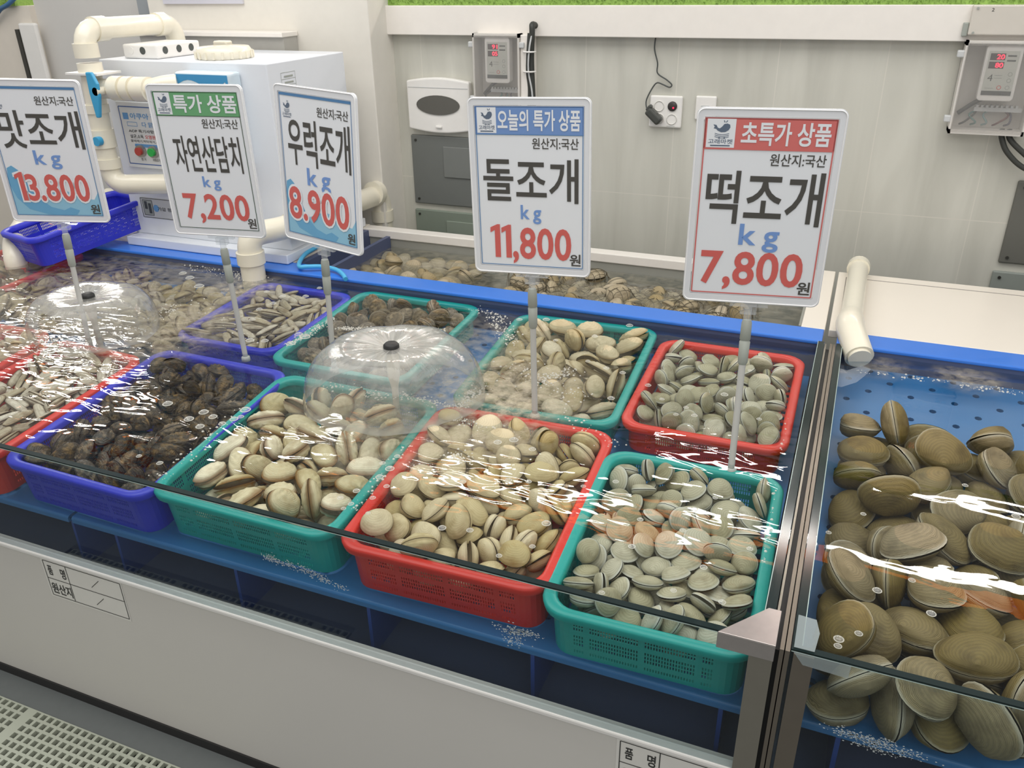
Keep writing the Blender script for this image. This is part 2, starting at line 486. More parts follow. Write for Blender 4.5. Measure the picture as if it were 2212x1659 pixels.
c = empty('power_cable', (-1.030, 2.69, 1.3), 'bundle of black cables with white ties dropping beside the left control box', 'cable')
MB().tube(smooth_path([(0.0, 0.045, 0.035), (-0.003, 0.004, 0.045), (-0.001, -0.005, 0.02), (-0.006, 0, -0.06), (-0.002, 0, -0.16), (0.004, 0, -0.28)]), 0.0095, 12).build('black_cable', plain('cable_black', (52, 54, 50), 0.5), c)
MB().tube(smooth_path([(-0.012, 0.0, 0.02), (-0.014, -0.008, -0.05), (-0.018, 0, -0.1), (-0.012, 0, -0.16), (-0.02, 0, -0.28)]), 0.0065, 10).build('black_cable', MATS['cable_black'], c)
MB().tube(smooth_path([(0.003, -0.008, 0.03), (-0.006, -0.016, -0.02), (-0.012, -0.012, -0.09), (0.0, -0.008, -0.17), (-0.006, 0, -0.28)]), 0.003, 8).build('grey_wire', M_LGREY, c)
for z in (-0.035, -0.095):
    MB().tube([(-0.026 + .02 * math.cos(a) + .015, -0.004 + .016 * math.sin(a), z) for a in [2 * PI * i / 16 for i in range(17)]], 0.0028, 6).build('cable_tie', M_WHITE, c)
m = MB()
for k in range(2):
    m.tube(smooth_path([(0.352 + .018 * k, 2.715, 1.085), (0.356 + .02 * k, 2.705, 1.062), (0.378 + .03 * k, 2.7, 1.025 + .008 * k), (0.43 + .03 * k, 2.7, 0.985 + .012 * k), (0.52, 2.7, 0.96 + .02 * k)]), 0.0075, 10)
tag(m.build('black_cable', MATS['cable_black']), 'two black cables looping out under the right control box', 'cable')


def outlet():
    e = empty('wall_outlet', (-0.597, 2.75, 1.089), 'square white four-way power outlet with a black plug in it', 'outlet')
    MB().box(-0.053, 0.052, -0.011, 0, -0.049, 0.049).build('plate', M_WHITE, e, 0.005, 3)
    for x, z in ((-0.022, 0.017), (0.021, -0.022), (-0.020, -0.022)):
        s = MB(); s.lathe([(0.0165, 0), (0.0165, 0.0025), (0.0145, 0.0025), (0.0135, -0.004), (0, -0.004)], n=24)
        o = s.build('socket', plain('socket_grey', (214, 212, 206), 0.4), e); o.rotation_euler = (PI / 2, 0, 0); o.location = (x, -0.0105, z)
        for k in (-1, 1):
            hmb = MB(); hmb.tube([(k * 0.006, 0.004 * k, -0.0038), (k * 0.006, 0.004 * k, -0.0025)], 0.0022, 8); hmb.build('pin_hole', M_DARK, o)
    s = MB(); s.lathe([(0.015, 0), (0.015, 0.004), (0.013, 0.006), (0, 0.006)], n=24)
    o = s.build('round_switch', plain('switch_black', (58, 54, 52), 0.3), e); o.rotation_euler = (PI / 2, 0, 0); o.location = (0.021, -0.0105, 0.018)
    m = MB(); m.tube([(0.004, -0.004, 0.0058), (0.004, -0.004, 0.0075)], 0.0028, 8); m.build('red_lamp', MATS['led_red'], o)
    m = MB(); flat(m, 0.006, 0.032, -0.0435, -0.0425, -0.0115, 0); m.build('marking', M_GREY, e)


outlet()
e = empty('plug_adapter', (-0.628, 2.735, 1.077), 'black plug adapter hanging from the white outlet on a thin cord', 'adapter', rot=(0, 0.72, 0))
MB().box(-0.030, 0.026, -0.030, 0.002, -0.014, 0.013).build('body', plain('adapter_black', (66, 68, 64), 0.42), e, 0.007, 3)
MB().box(-0.036, -0.024, -0.026, -0.004, -0.004, 0.018).build('strain_relief', MATS['adapter_black'], e, 0.004)
tag(MB().tube(smooth_path([(-0.641, 2.735, 1.315), (-0.644, 2.738, 1.276), (-0.632, 2.738, 1.235), (-0.630, 2.738, 1.205), (-0.600, 2.738, 1.186), (-0.583, 2.738, 1.172), (-0.590, 2.738, 1.164), (-0.612, 2.738, 1.172), (-0.630, 2.738, 1.176), (-0.644, 2.738, 1.160), (-0.660, 2.736, 1.125), (-0.658, 2.73, 1.103), (-0.648, 2.722, 1.093)], 8), 0.0022, 8).build('thin_cord', M_DARK),
    'thin dark cord winding down from the white ledge to the plug adapter', 'cord')
e = empty('blank_switch_plate', (-0.472, 2.75, 1.105), 'small blank white plate behind the top of the red banner sign', 'switch plate')
MB().box(-0.032, 0.032, -0.010, 0, -0.036, 0.036).build('plate', M_WHITE, e, 0.004)
MB().box(-0.014, 0.012, -0.0115, -0.0095, 0.002, 0.008).build('slot', M_LGREY, e)

# lights of the hall beyond the low wall, seen only mirrored in the water
M_TUBE = glow('tube_white', (255, 252, 246), 45.0)
M_ORANGE = glow('orange_lit', (236, 128, 56), 8.0)
for i, (x0, x1, y, z) in enumerate(((-1.0, -0.15, 5.05, 2.85), (0.42, 1.35, 5.05, 2.85), (-2.4, -0.9, 3.92, 2.6), (-0.6, 0.1, 3.92, 2.6), (0.15, 1.15, 3.92, 2.6), (-4.3, -3.0, 4.1, 2.6), (-5.8, -4.5, 4.15, 2.6), (-7.4, -6.0, 5.1, 2.85))):
    e = empty('strip_light', (x0, y, z), 'white strip light hung over the hall behind the tanks', 'strip light', 'strip lights over the hall')
    hw = 0.075 if x0 < -2.9 else 0.03
    MB().box(0, x1 - x0, -hw, hw, 0, 0.02).build('tube', M_TUBE, e)
    MB().box(-0.01, x1 - x0 + 0.01, -hw - .01, hw + .01, 0.02, 0.05).build('channel', M_WHITE, e)
for i, (x0, x1, y) in enumerate(((-2.4, 1.25, 3.93), (-6.0, -2.9, 4.18))):
    tag(MB().box(x0, x1, y, y + 0.05, 2.652, 2.75).build('lit_fascia', M_ORANGE), 'long orange backlit fascia board above the strip light', 'fascia', 'orange backlit fascia boards')


# ---------------------------------------------------------------- the display tanks
TOP = 0.688
GY = 0.906          # outer face of the front glass
M_PANEL = plain('front_panel', (214, 211, 205), 0.45, var=0.02, scale=6)
M_POST = plain('post_steel', (150, 145, 134), 0.40, metal=0.7, var=0.05, scale=40)


def perforated(mb, x0, nx, y0, ny, cell, z0, tilt, r, phase):
    """Deck sheet: square cells, every second one with a round hole."""
    t = math.tan(tilt)
    for i in range(nx):
        for j in range(ny):
            a, b = x0 + i * cell, y0 + j * cell
            P = lambda x, y: (x, y, z0 + (y - 0.967) * t)
            if (i + j + phase) % 2 or j == 0 or i == nx - 1:
                mb.add([P(a, b), P(a + cell, b), P(a + cell, b + cell), P(a, b + cell)], [(0, 1, 2, 3)])
            else:
                cx, cy = a + cell / 2, b + cell / 2
                sq = [(a + cell, cy), (a + cell, b + cell), (cx, b + cell), (a, b + cell), (a, cy), (a, b), (cx, b), (a + cell, b)]
                ci = [(cx + r * math.cos(PI / 4 * k), cy + r * math.sin(PI / 4 * k)) for k in range(8)]
                mb.add([P(*p) for p in sq] + [P(*p) for p in ci], [(k, (k + 1) % 8, 8 + (k + 1) % 8, 8 + k) for k in range(8)])


def deck(x0, x1, tilt, z0, label, fins, phase=0):
    e = empty('deck_board', ((x0 + x1) / 2, 1.45, 0.36), label, 'deck board')
    cx, cy, cz = e.location
    cell = 0.0448
    nx = int((x1 - x0) / cell); cell_x = (x1 - x0) / nx
    mb = MB(); perforated(mb, x0, nx, 0.967, 23, cell_x, z0, tilt, 0.0075, phase)
    t = math.tan(tilt)
    # rounded front lip
    for k in range(5):
        a0, a1 = k / 5 * PI / 2, (k + 1) / 5 * PI / 2
        p = lambda a: (0.967 - 0.006 * math.sin(a), z0 - 0.006 * (1 - math.cos(a)))
        (ya, za), (yb, zb) = p(a0), p(a1)
        mb.add([(x0, ya, za), (x1, ya, za), (x1, yb, zb), (x0, yb, zb)], [(0, 1, 2, 3)], 0)
    mb.add([(x0, .961, z0 - .006), (x1, .961, z0 - .006), (x1, .961, z0 - .014), (x0, .961, z0 - .014)], [(0, 1, 2, 3)])
    mb.v = [(x - cx, y - cy, z - cz) for x, y, z in mb.v]
    mb.build('perforated_top', M_DECK, e, solid=0.010)
    for fx in fins:
        m = MB(); zt = lambda y: z0 + (y - .967) * t - .011
        m.prism([(fx - cx, 0.975 - cy, 0.362 - cz), (fx - cx, 1.90 - cy, 0.362 - cz), (fx - cx, 1.90 - cy, zt(1.90) - cz), (fx - cx, 0.975 - cy, zt(.975) - cz)], (0.007, 0, 0))
        m.build('leg', plain('fin_blue', (44, 74, 150), 0.45), e)
    return e


def display_tank(x0, x1, label, side, name='display_tank'):
    """Glass fronted tank on a white counter; side = +1: glass end wall on the right, -1: on the left."""
    e = empty(name, ((x0 + x1) / 2, 1.45, 0), label, 'display tank'); cx = (x0 + x1) / 2

    def put(mb, nm, mat, **kw):
        mb.v = [(x - cx, y - 1.45, z) for x, y, z in mb.v]
        return mb.build(nm, mat, e, **kw)
    put(MB().box(x0, x1, GY + 0.006, GY + 0.03, 0.0245, 0.423), 'front_panel', M_PANEL)
    put(MB().box(x0, x1, GY + 0.002, GY + 0.03, 0.0, 0.0245), 'foot_strip', plain('foot_strip_black', (40, 39, 39), 0.6))  # black strip along the foot of the counter
    put(MB().box(x0, x1, GY - 0.003, GY + 0.016, 0.423, 0.434), 'trim_rail', M_WHITE, bevel=0.003)
    put(MB().box(x0, x1, 0.93, 2.06, 0.10, 0.362), 'base', M_NAVY)
    put(MB().box(x0, x1, 1.985, 2.0, 0.362, TOP - 0.008), 'back_wall', M_NAVY)
    put(MB().box(x0 - 0.0, x1 - (0.006 if side > 0 else 0), 1.982, 2.064, TOP - 0.010, TOP), 'back_ledge', M_BLUE, bevel=0.003)
    g = put(MB().box(x0, x1, GY, GY + 0.010, 0.434, TOP), 'front_glass', M_FRONTGLASS)
    m = MB(); m.box(x0 + .001, x1 - .001, GY - .0003, GY + 0.0102, TOP - 0.0030, TOP + 0.0004); m.v = [(x - cx, y - 1.45, z) for x, y, z in m.v]
    m.build('polished_edge', M_GLASSEDGE, g)
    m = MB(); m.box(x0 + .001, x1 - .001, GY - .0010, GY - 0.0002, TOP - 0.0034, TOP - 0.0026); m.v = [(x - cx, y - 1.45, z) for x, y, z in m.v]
    m.build('edge_highlight', plain('edge_glint', (170, 188, 182), 0.15), g)  # pale strip painted as the glint along the front glass edge
    ex = (x1 - 0.015, x1) if side > 0 else (x0, x0 + 0.014)
    g2 = put(MB().box(ex[0], ex[1], GY + 0.011, 1.982, 0.362, TOP - 0.001), 'side_glass', M_GLASS)
    m = MB(); m.box(ex[0] + .0008, ex[1] - .0008, GY + .011, 1.982, TOP - 0.0018, TOP + 0.0003); m.v = [(x - cx, y - 1.45, z) for x, y, z in m.v]
    m.build('polished_edge', M_GLASSEDGE, g2)
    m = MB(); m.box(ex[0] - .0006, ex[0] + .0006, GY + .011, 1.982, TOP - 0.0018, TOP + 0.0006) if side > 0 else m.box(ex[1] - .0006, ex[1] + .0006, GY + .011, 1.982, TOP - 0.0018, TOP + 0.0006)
    m.v = [(x - cx, y - 1.45, z) for x, y, z in m.v]; m.build('edge_highlight', MATS['edge_glint'], g2)  # same painted glint along the side glass
    return e, put


LX, RX = -0.0095, 0.0165
lt, put = display_tank(-2.75, LX, 'long glass fronted display tank on a white counter full of baskets of clams', 1)
p_ = MB(); p_.box(-0.035, -0.0035, GY - 0.004, GY - 0.0005, 0.426, TOP - 0.004); p_.box(-0.0085, -0.005, GY - 0.0005, 1.98, 0.43, TOP - 0.004)
put(p_, 'corner_post', M_POST)
c_ = MB(); c_.prism([(-0.079, GY - .005, TOP), (-0.0024, GY - .005, TOP), (-0.0024, GY + .068, TOP), (-0.020, GY + .068, TOP)], (0, 0, 0.0022))
c_.box(-0.079, -0.0026, GY - .0052, GY - 0.0035, TOP - .026, TOP + .001)
put(c_, 'corner_cap', plain('cap_steel', (190, 182, 178), 0.28, metal=0.8, var=0.08, scale=90), bevel=0.0006)
rt, put = display_tank(RX, 0.95, 'second glass fronted display tank holding big brown clams at the right edge', -1)
p_ = MB(); p_.box(0.021, 0.047, GY - 0.004, GY - 0.0005, 0.426, TOP - 0.004); p_.box(0.0100, 0.016, GY - 0.004, 1.98, 0.05, TOP - 0.002); p_.box(0.0030, 0.0085, GY - 0.004, 1.98, 0.05, TOP - 0.002)
put(p_, 'corner_post', plain('bar_bronze', (122, 114, 103), 0.4, metal=0.6, var=0.06, scale=40))
g_ = MB(); g_.box(-0.0047, 0.0028, 0.915, 1.975, 0.05, 0.672)
put(g_, 'dark_gap_fill', M_BLACK)  # black filler standing in for the shade in the gap between the tanks

deck(-2.70, -1.406, math.radians(5), 0.500, 'blue perforated deck board under the blue and left red baskets', (-1.42, -1.85, -2.3))
deck(-1.396, -0.032, math.radians(5), 0.501, 'blue perforated deck board under the teal and red baskets', (-1.30, -0.997, -0.70, -0.382, -0.07), 1)
deck(0.034, 0.93, math.radians(6.8), 0.511, 'blue perforated deck board under the big brown clams', (0.10, 0.42, 0.75), 1)


# water -------------------------------------------------------------------
def water_mat(name, froth, fine, broad, left_boost=0.0):
    """Rippled water: mirror share by Fresnel over a clear body, milky where fountains stir bubbles in."""
    m, nt, N, out, L = nodes(name)
    geo = N('NewGeometry'); pos = geo.outputs['Position']
    n1 = N('TexNoise', i_Scale=24.0, i_Detail=1.2, i_Distortion=0.6); n2 = N('TexNoise', i_Scale=6.0, i_Detail=1.0, i_Distortion=0.4)
    mp = N('Mapping'); mp.inputs['Scale'].default_value = (0.55, 1.25, 1.0); mp.inputs['Rotation'].default_value = (0, 0, 0.25)
    L(pos, mp.inputs[0]); L(mp.outputs[0], n1.inputs['Vector']); L(mp.outputs[0], n2.inputs['Vector'])
    sx = N('SeparateXYZ'); L(pos, sx.inputs[0])
    rng = N('MapRange'); rng.inputs[1].default_value = -0.3; rng.inputs[2].default_value = -1.8; rng.inputs[3].default_value = fine; rng.inputs[4].default_value = fine * (1 + left_boost)
    L(sx.outputs['X'], rng.inputs[0])
    b1 = N('Bump', i_Distance=0.02); L(rng.outputs[0], b1.inputs['Strength']); L(n1.outputs['Fac'], b1.inputs['Height'])
    b2 = N('Bump', i_Distance=0.05, i_Strength=broad); L(n2.outputs['Fac'], b2.inputs['Height']); L(b2.outputs['Normal'], b1.inputs['Normal'])
    fr = mirror_share(N, L, 0.02, b1.outputs['Normal'])
    tr = N('BsdfTransparent', n0=(0.90, 0.93, 0.925, 1)); df = N('BsdfDiffuse', n0=srgb(196, 186, 164)); gl = N('BsdfGlossy', i_Roughness=0.0)
    L(b1.outputs['Normal'], gl.inputs['Normal'])
    a = N('MixShader', n0=0.0); L(tr.outputs[0], a.inputs[1]); L(df.outputs[0], a.inputs[2])
    if froth:
        acc = None
        for (x, y, r, amt) in froth:
            d = N('VectorMath', operation='DISTANCE'); L(pos, d.inputs[0]); d.inputs[1].default_value = (x, y, 0.668)
            q = N('MapRange', interpolation_type='SMOOTHSTEP'); q.inputs[1].default_value = r; q.inputs[2].default_value = r * 0.25; q.inputs[3].default_value = 0; q.inputs[4].default_value = amt
            L(d.outputs['Value'], q.inputs[0])
            if acc is None:
                acc = q.outputs[0]
            else:
                mxn = N('Math', operation='MAXIMUM'); L(acc, mxn.inputs[0]); L(q.outputs[0], mxn.inputs[1]); acc = mxn.outputs[0]
        nz = N('TexNoise', i_Scale=34.0, i_Detail=6.0, i_Roughness=0.65); L(pos, nz.inputs['Vector'])
        nr = N('MapRange'); nr.inputs[1].default_value = 0.35; nr.inputs[2].default_value = 0.68; L(nz.outputs['Fac'], nr.inputs[0])
        mu = N('Math', operation='MULTIPLY'); L(acc, mu.inputs[0]); L(nr.outputs[0], mu.inputs[1]); L(mu.outputs[0], a.inputs[0])
    b = N('MixShader'); L(fr, b.inputs[0]); L(a.outputs[0], b.inputs[1]); L(gl.outputs[0], b.inputs[2])
    L(b.outputs[0], out.inputs[0])
    return m


FROTH = [(-0.66, 1.50, 0.26, 0.85), (-0.80, 1.36, 0.30, 0.42), (-0.62, 1.36, 0.20, 0.6), (-1.66, 1.52, 0.32, 0.62), (-1.95, 1.42, 0.26, 0.7), (-1.64, 1.86, 0.16, 0.75), (-0.95, 1.62, 0.16, 0.45), (-0.78, 1.76, 0.2, 0.35), (-2.05, 1.75, 0.5, 0.42), (-0.74, 1.22, 0.22, 0.3)]


def water(name, x0, x1, y0, y1, z, mat, label, nx=1, ny=1):
    m = MB(); m.add([(x0, y0, z), (x1, y0, z), (x1, y1, z), (x0, y1, z)], [(0, 1, 2, 3)])
    return tag(m.build(name, mat), label, 'water', kind='stuff')


WZ = 0.668
water('water', -2.74, LX - 0.0155, GY + 0.0105, 1.9845, WZ, water_mat('water_main', FROTH, 0.035, 0.05, 3.4), 'rippled clear water filling the long display tank')
water('water', RX + 0.0145, 0.94, GY + 0.0105, 1.9845, WZ, water_mat('water_side', [(0.30, 1.93, 0.10, 0.5), (0.12, 1.93, 0.09, 0.35)], 0.006, 0.034), 'calm clear water filling the tank of big brown clams')
water('water', -1.575, -0.078, 2.078, 2.477, 0.630, water_mat('water_rear', [(-0.8, 2.3, 1.6, .32)], 0.05, 0.03), 'still water in the grey rear tank behind the blue ledge')

# rear tank behind the ledge ------------------------------------------------
e = empty('rear_tank', (-0.83, 2.28, 0), 'grey rear holding tank with a white rail, behind the blue ledge', 'holding tank')


def rput(mb, nm, mat, **kw):
    mb.v = [(x + 0.83, y - 2.28, z) for x, y, z in mb.v]
    return mb.build(nm, mat, e, **kw)


M_RGREY = plain('tank_grey', (150, 150, 142), 0.5)
rput(MB().box(-1.60, -0.072, 2.48, 2.50, 0.3, TOP - 0.03), 'back_wall', M_RGREY)
rput(MB().box(-1.60, -0.072, 2.476, 2.522, TOP - 0.030, TOP), 'white_rail', M_BOARD, bevel=0.003)
rput(MB().box(-1.60, -0.072, 2.066, 2.078, 0.3, TOP - 0.012), 'front_wall', M_NAVY)
rput(MB().box(-0.078, -0.072, 2.078, 2.48, 0.3, TOP - 0.004), 'end_wall', M_RGREY)
rput(MB().box(-1.60, -1.576, 2.078, 2.48, 0.3, TOP - 0.006), 'end_wall', M_NAVY)
rput(MB().box(-1.576, -0.078, 2.078, 2.48, 0.3, 0.50), 'tank_floor', M_RGREY)
rput(MB().box(-1.505, -1.49, 2.08, 2.476, 0.50, TOP - 0.02), 'divider', M_NAVY)

# covers ---------------------------------------------------------------------
M_SLAB = plain('slab_cream', (238, 230, 218), 0.28, var=0.02, scale=8)
e2 = empty('tank_cover', (0.45, 2.30, TOP), 'wide cream cover slab with an inset line behind the big clam tank', 'cover slab')
m = MB(); m.box(-0.455, 0.5, -0.236, 0.236, -0.02, 0.0); m.build('slab', M_SLAB, e2, 0.002)
m = MB(); m.box(-0.434, 0.5, 0.1865, 0.189, -0.0002, 0.0008); m.box(-0.434, -0.4318, -0.236, 0.189, -0.0002, 0.0008); m.build('inset_line', plain('line_grey', (140, 134, 130), 0.5), e2)
tag(MB().box(-0.0715, -0.014, 2.064, 2.536, TOP - 0.02, TOP).build('tank_cover', M_SLAB, bevel=0.002), 'narrow cream filler slab between the rear tank and the right cover slab', 'cover slab')
tag(MB().box(-2.75, -1.602, 2.064, 2.53, TOP - 0.02, TOP).build('tank_cover', M_SLAB, bevel=0.002), 'white cover slab under the white machine', 'cover slab')


# price stickers on the front panel and the clear tape -----------------------
def sticker(x0, z1, w, hh, slash, label, yaw):
    e = empty('price_sticker', (x0, GY + 0.0055, z1), label, 'sticker', rot=(0, yaw, 0))
    m = MB(); flat(m, -0.006, w + 0.004, -hh - 0.006, 0.005, 0, 0); s = m.build('film', plain('sticker_film', (228, 226, 220), 0.3), e)
    m = MB(); y = -0.0006
    frame_lines(m, 0, w, -hh, 0, 0.0016, y, 0); line(m, w * .30, 0, w * .30, -hh, 0.0016, y, 0); line(m, 0, -hh / 2, w, -hh / 2, 0.0016, y, 0)
    write(m, '품', w * .04, w * .10, -hh * .38, -hh * .12, y, 0, 0.02); write(m, '명', w * .21, w * .27, -hh * .40, -hh * .12, y, 0, 0.02)
    write(m, '원산지', w * .02, w * .285, -hh * .92, -hh * .62, y, 0, 0.02)
    if slash:
        line(m, w * .60, -hh * .38, w * .72, -hh * .12, 0.0013, y, 0); line(m, w * .60, -hh * .88, w * .72, -hh * .62, 0.0013, y, 0)
    m.build('table_print', M_INK, s)


sticker(-1.452, 0.4125, 0.212, 0.092, True, 'black ruled product sticker with two slashes on the front panel at left', 0.0)
sticker(-0.206, 0.4125, 0.212, 0.092, False, 'black ruled product sticker cut by the bottom edge of the photo', 0.0)
m = MB()
m.prism([(0.020, GY + .002, TOP + .0022), (0.046, GY + .002, TOP + .0022), (0.050, GY + .04, TOP + .0022), (0.044, GY + .066, TOP + .0022), (0.020, GY + .068, TOP + .0022)], (0, 0, .0006))
m.prism([(0.020, GY - .0046, TOP + .001), (0.092, GY - .0046, TOP + .001), (0.091, GY - .0046, TOP - .021), (0.034, GY - .0046, TOP - .018)], (0, -.0006, 0))
tag(m.build('clear_tape', glassy('tape_film', (0.93, 0.95, 0.95, 1), 1.45, 0.30, (190, 202, 204), 0.15)), 'crinkled clear tape over the corner of the right tank', 'tape')


# ---------------------------------------------------------------- baskets
M_TEAL = plain('basket_teal', (22, 158, 150), 0.34, var=0.04)
M_BRED = plain('basket_red', (214, 50, 38), 0.34, var=0.04)
M_BBLUE = plain('basket_blue', (46, 52, 196), 0.34, var=0.05)


def rr_loop(w, d, r, z, seg):
    """Rounded rectangle loop sampled at a fixed count: seg along x sides, seg along y sides, 6 per corner."""
    out = []
    for cx, cy, a0, ex, ey, n in ((w / 2 - r, d / 2 - r, 0, -w / 2 + r, d / 2, seg[0]), (-w / 2 + r, d / 2 - r, PI / 2, -w / 2, -d / 2 + r, seg[1]), (-w / 2 + r, -d / 2 + r, PI, w / 2 - r, -d / 2, seg[0]), (w / 2 - r, -d / 2 + r, 1.5 * PI, w / 2, d / 2 - r, seg[1])):
        for i in range(6):
            a = a0 + PI / 2 * i / 6; out.append((cx + r * math.cos(a), cy + r * math.sin(a), z, True))
        sx, sy = cx + r * math.cos(a0 + PI / 2), cy + r * math.sin(a0 + PI / 2)
        for i in range(n):
            t = i / n; out.append((sx + (ex - sx) * t, sy + (ey - sy) * t, z, i < 3 or i > n - 4))
    return out


def basket(name, cx, cy, rz, w, d, hh, yaw, tilt, mat, label, roll=0.0, group=None):
    """Plastic market basket: flat lipped rim, tapered wall with rows of slots, slotted bottom. Origin at the rim centre."""
    e = empty(name, (cx, cy, rz), label, 'basket', group, rot=(tilt, roll, yaw))
    m = MB(); n = 0
    seg = (int(w / 0.0031), int(d / 0.0031))
    ring = [(0, 0, .044), (-.002, .004, .046), (-.010, .0075, .050), (-.017, .008, .055), (-.023, .005, .053), (-.024, -.006, .050)]
    prof = [(0.0, -0.014, .045), (0.0015, -0.002, .046), (-0.002, 0.001, .045), (-0.015, 0.001, .04), (-0.019, -0.003, .036), (-0.019, -0.014, .036)]
    loops = [rr_loop(w + 2 * dx, d + 2 * dx, r, z, (8, 8)) for dx, z, r in prof]
    k = len(loops[0])
    for lp in loops:
        m.v += [p[:3] for p in lp]
    for a in range(len(loops) - 1):
        for i in range(k):
            m.f.append((a * k + i, a * k + (i + 1) % k, (a + 1) * k + (i + 1) % k, (a + 1) * k + i)); m.k.append(0); m.sm.append(True)
    m.build('rim', mat, e)
    rows = [-0.006, -.019] + [-.019 - .0088 * k - q for k in range(9) for q in (.0066, .0088)]
    rows = [z for z in rows if z > -hh + .006] + [-hh + .004, -hh]
    m = MB(); lps = []
    for z in rows:
        f = -z / hh; lps.append(rr_loop(w - .024 - .006 * f, d - .024 - .006 * f, .038 - .004 * f, z, seg))
    k = len(lps[0])
    for lp in lps:
        m.v += [p[:3] for p in lp]
    for a in range(len(lps) - 1):
        slot_row = (rows[a] - rows[a + 1]) > .005 and rows[a] < -.015 and rows[a + 1] > -hh + .004
        for i in range(k):
            solid = lps[0][i][3] or lps[0][(i + 1) % k][3]
            c = i % 40
            if slot_row and not solid and c < 35 and i % 2 == 0 and a % 8 != 7:
                continue
            m.f.append((a * k + i, a * k + (i + 1) % k, (a + 1) * k + (i + 1) % k, (a + 1) * k + i)); m.k.append(0); m.sm.append(False)
    bw, bd = w - .040, d - .040
    nx, ny = 24, 30
    for i in range(nx):
        for j in range(ny):
            if i % 2 and j % 2:
                continue
            ax, ay = abs((i + .5) / nx - .5) * bw, abs((j + .5) / ny - .5) * bd
            if ax > bw / 2 - .036 and ay > bd / 2 - .036 and math.hypot(ax - bw / 2 + .036, ay - bd / 2 + .036) > .034:
                continue
            x0, x1, y0, y1 = -bw / 2 + bw * i / nx, -bw / 2 + bw * (i + 1) / nx, -bd / 2 + bd * j / ny, -bd / 2 + bd * (j + 1) / ny
            m.add([(x0, y0, -hh), (x1, y0, -hh), (x1, y1, -hh), (x0, y1, -hh)], [(0, 1, 2, 3)])
    m.build('slotted_wall', mat, e, solid=0.0010)
    return e


T65 = math.radians(6.5); T3 = math.radians(3.2)
BK = {}
for key, cx, cy, cz, w, d, yaw, tl, mt, hh, lab in (
    ('R1', -0.563, 1.206, 0.626, 0.394, 0.462, 1.5, T65, M_BRED, .092, 'red basket of beige clams in the front row between two teal baskets'),
    ('T1', -0.978, 1.207, 0.627, 0.424, 0.460, -0.5, T65, M_TEAL, .092, 'teal basket of long cream clams in the front row, beside the blue basket'),
    ('T2', -0.199, 1.173, 0.622, 0.338, 0.440, 1.4, T65, M_TEAL, .092, 'teal basket of round grey clams in the front corner by the steel post'),
    ('B1', -1.372, 1.204, 0.626, 0.399, 0.490, -1.0, T65, M_BBLUE, .092, 'blue basket of dark mussels in the front row'),
    ('RL', -1.735, 1.175, 0.625, 0.312, 0.456, -2.6, T65, M_BRED, .092, 'red basket of razor clams in the front row, left of the mussels'),
    ('RB0', -2.075, 1.235, 0.636, 0.345, 0.370, 2.0, T65, M_BRED, .090, 'red basket cut by the left edge of the photo, before the left fountain'),
    ('B2', -1.466, 1.744, 0.650, 0.330, 0.396, -0.8, T3, M_BBLUE, .072, 'blue basket of pale razor clams in the back row under the green banner sign'),
    ('T3', -1.104, 1.745, 0.650, 0.390, 0.462, -0.4, T3, M_TEAL, .070, 'teal basket of dark mottled clams in the back row behind the bell fountain'),
    ('T4', -0.591, 1.724, 0.651, 0.382, 0.492, 2.4, T3, M_TEAL, .070, 'teal basket of plump beige clams in the back row under the blue banner sign'),
    ('R2', -0.216, 1.716, 0.651, 0.344, 0.430, 0.3, T3, M_BRED, .070, 'red basket of small clams in the back row under the red banner sign'),
    ('RB1', -2.552, 1.79, 0.652, 0.34, 0.38, -4.0, T3, M_BRED, .070, 'red basket at the back left, only its right rim in view'),
):
    if tl == T65:
        cx, cy, cz, w, d, hh = cx * .9885, cy * .9885, 1.5 + (cz - 1.5) * .9885, w * .9885, d * .9885, .106
    BK[key] = basket('basket', cx, cy, cz, w, d, hh, math.radians(yaw), tl, mt, lab)
basket('basket', -2.385, 1.97, 0.800, 0.26, 0.42, .095, math.radians(-17), math.radians(8), M_BBLUE, 'empty blue basket resting on the back ledge beside the white machine', math.radians(-3))

# ---------------------------------------------------------------- price signs
M_PAPER = plain('sign_paper', (238, 241, 246), 0.42, var=0.01)
M_FRAME = glassy('sign_frame_clear', (0.97, 0.97, 0.98, 1), 1.3, 0.88, (238, 240, 244), 0.2)
M_BANR = plain('banner_red', (216, 116, 112), 0.45); M_BANB = plain('banner_blue', (118, 152, 208), 0.45); M_BANG = plain('banner_green', (110, 172, 122), 0.45)
M_SKY = plain('sea_light', (150, 202, 228), 0.45); M_SKY2 = plain('sea_mid', (112, 176, 216), 0.45)
M_PRICE = plain('price_red', (216, 104, 98), 0.45); M_KG = plain('kg_blue', (122, 158, 218), 0.45); M_LOGO = plain('logo_navy', (98, 112, 132), 0.45)
M_LINEB = plain('border_blue', (86, 134, 182), 0.45); M_LINEG = plain('border_green', (58, 84, 60), 0.45)
M_POLE = plain('pole_plastic', (190, 190, 186), 0.4)
M_SINK = plain('sign_ink', (80, 78, 74), 0.45)  # black ink greyed, glare of the acrylic is put into the colour
SIGN_MATS = [M_PAPER, M_SINK, M_PRICE, M_KG, M_BANR, M_BANB, M_BANG, M_SKY, M_SKY2, M_LOGO, M_LINEB, M_LINEG]
SW, SH = 0.235, 0.335
PW, PH = 0.207, 0.303


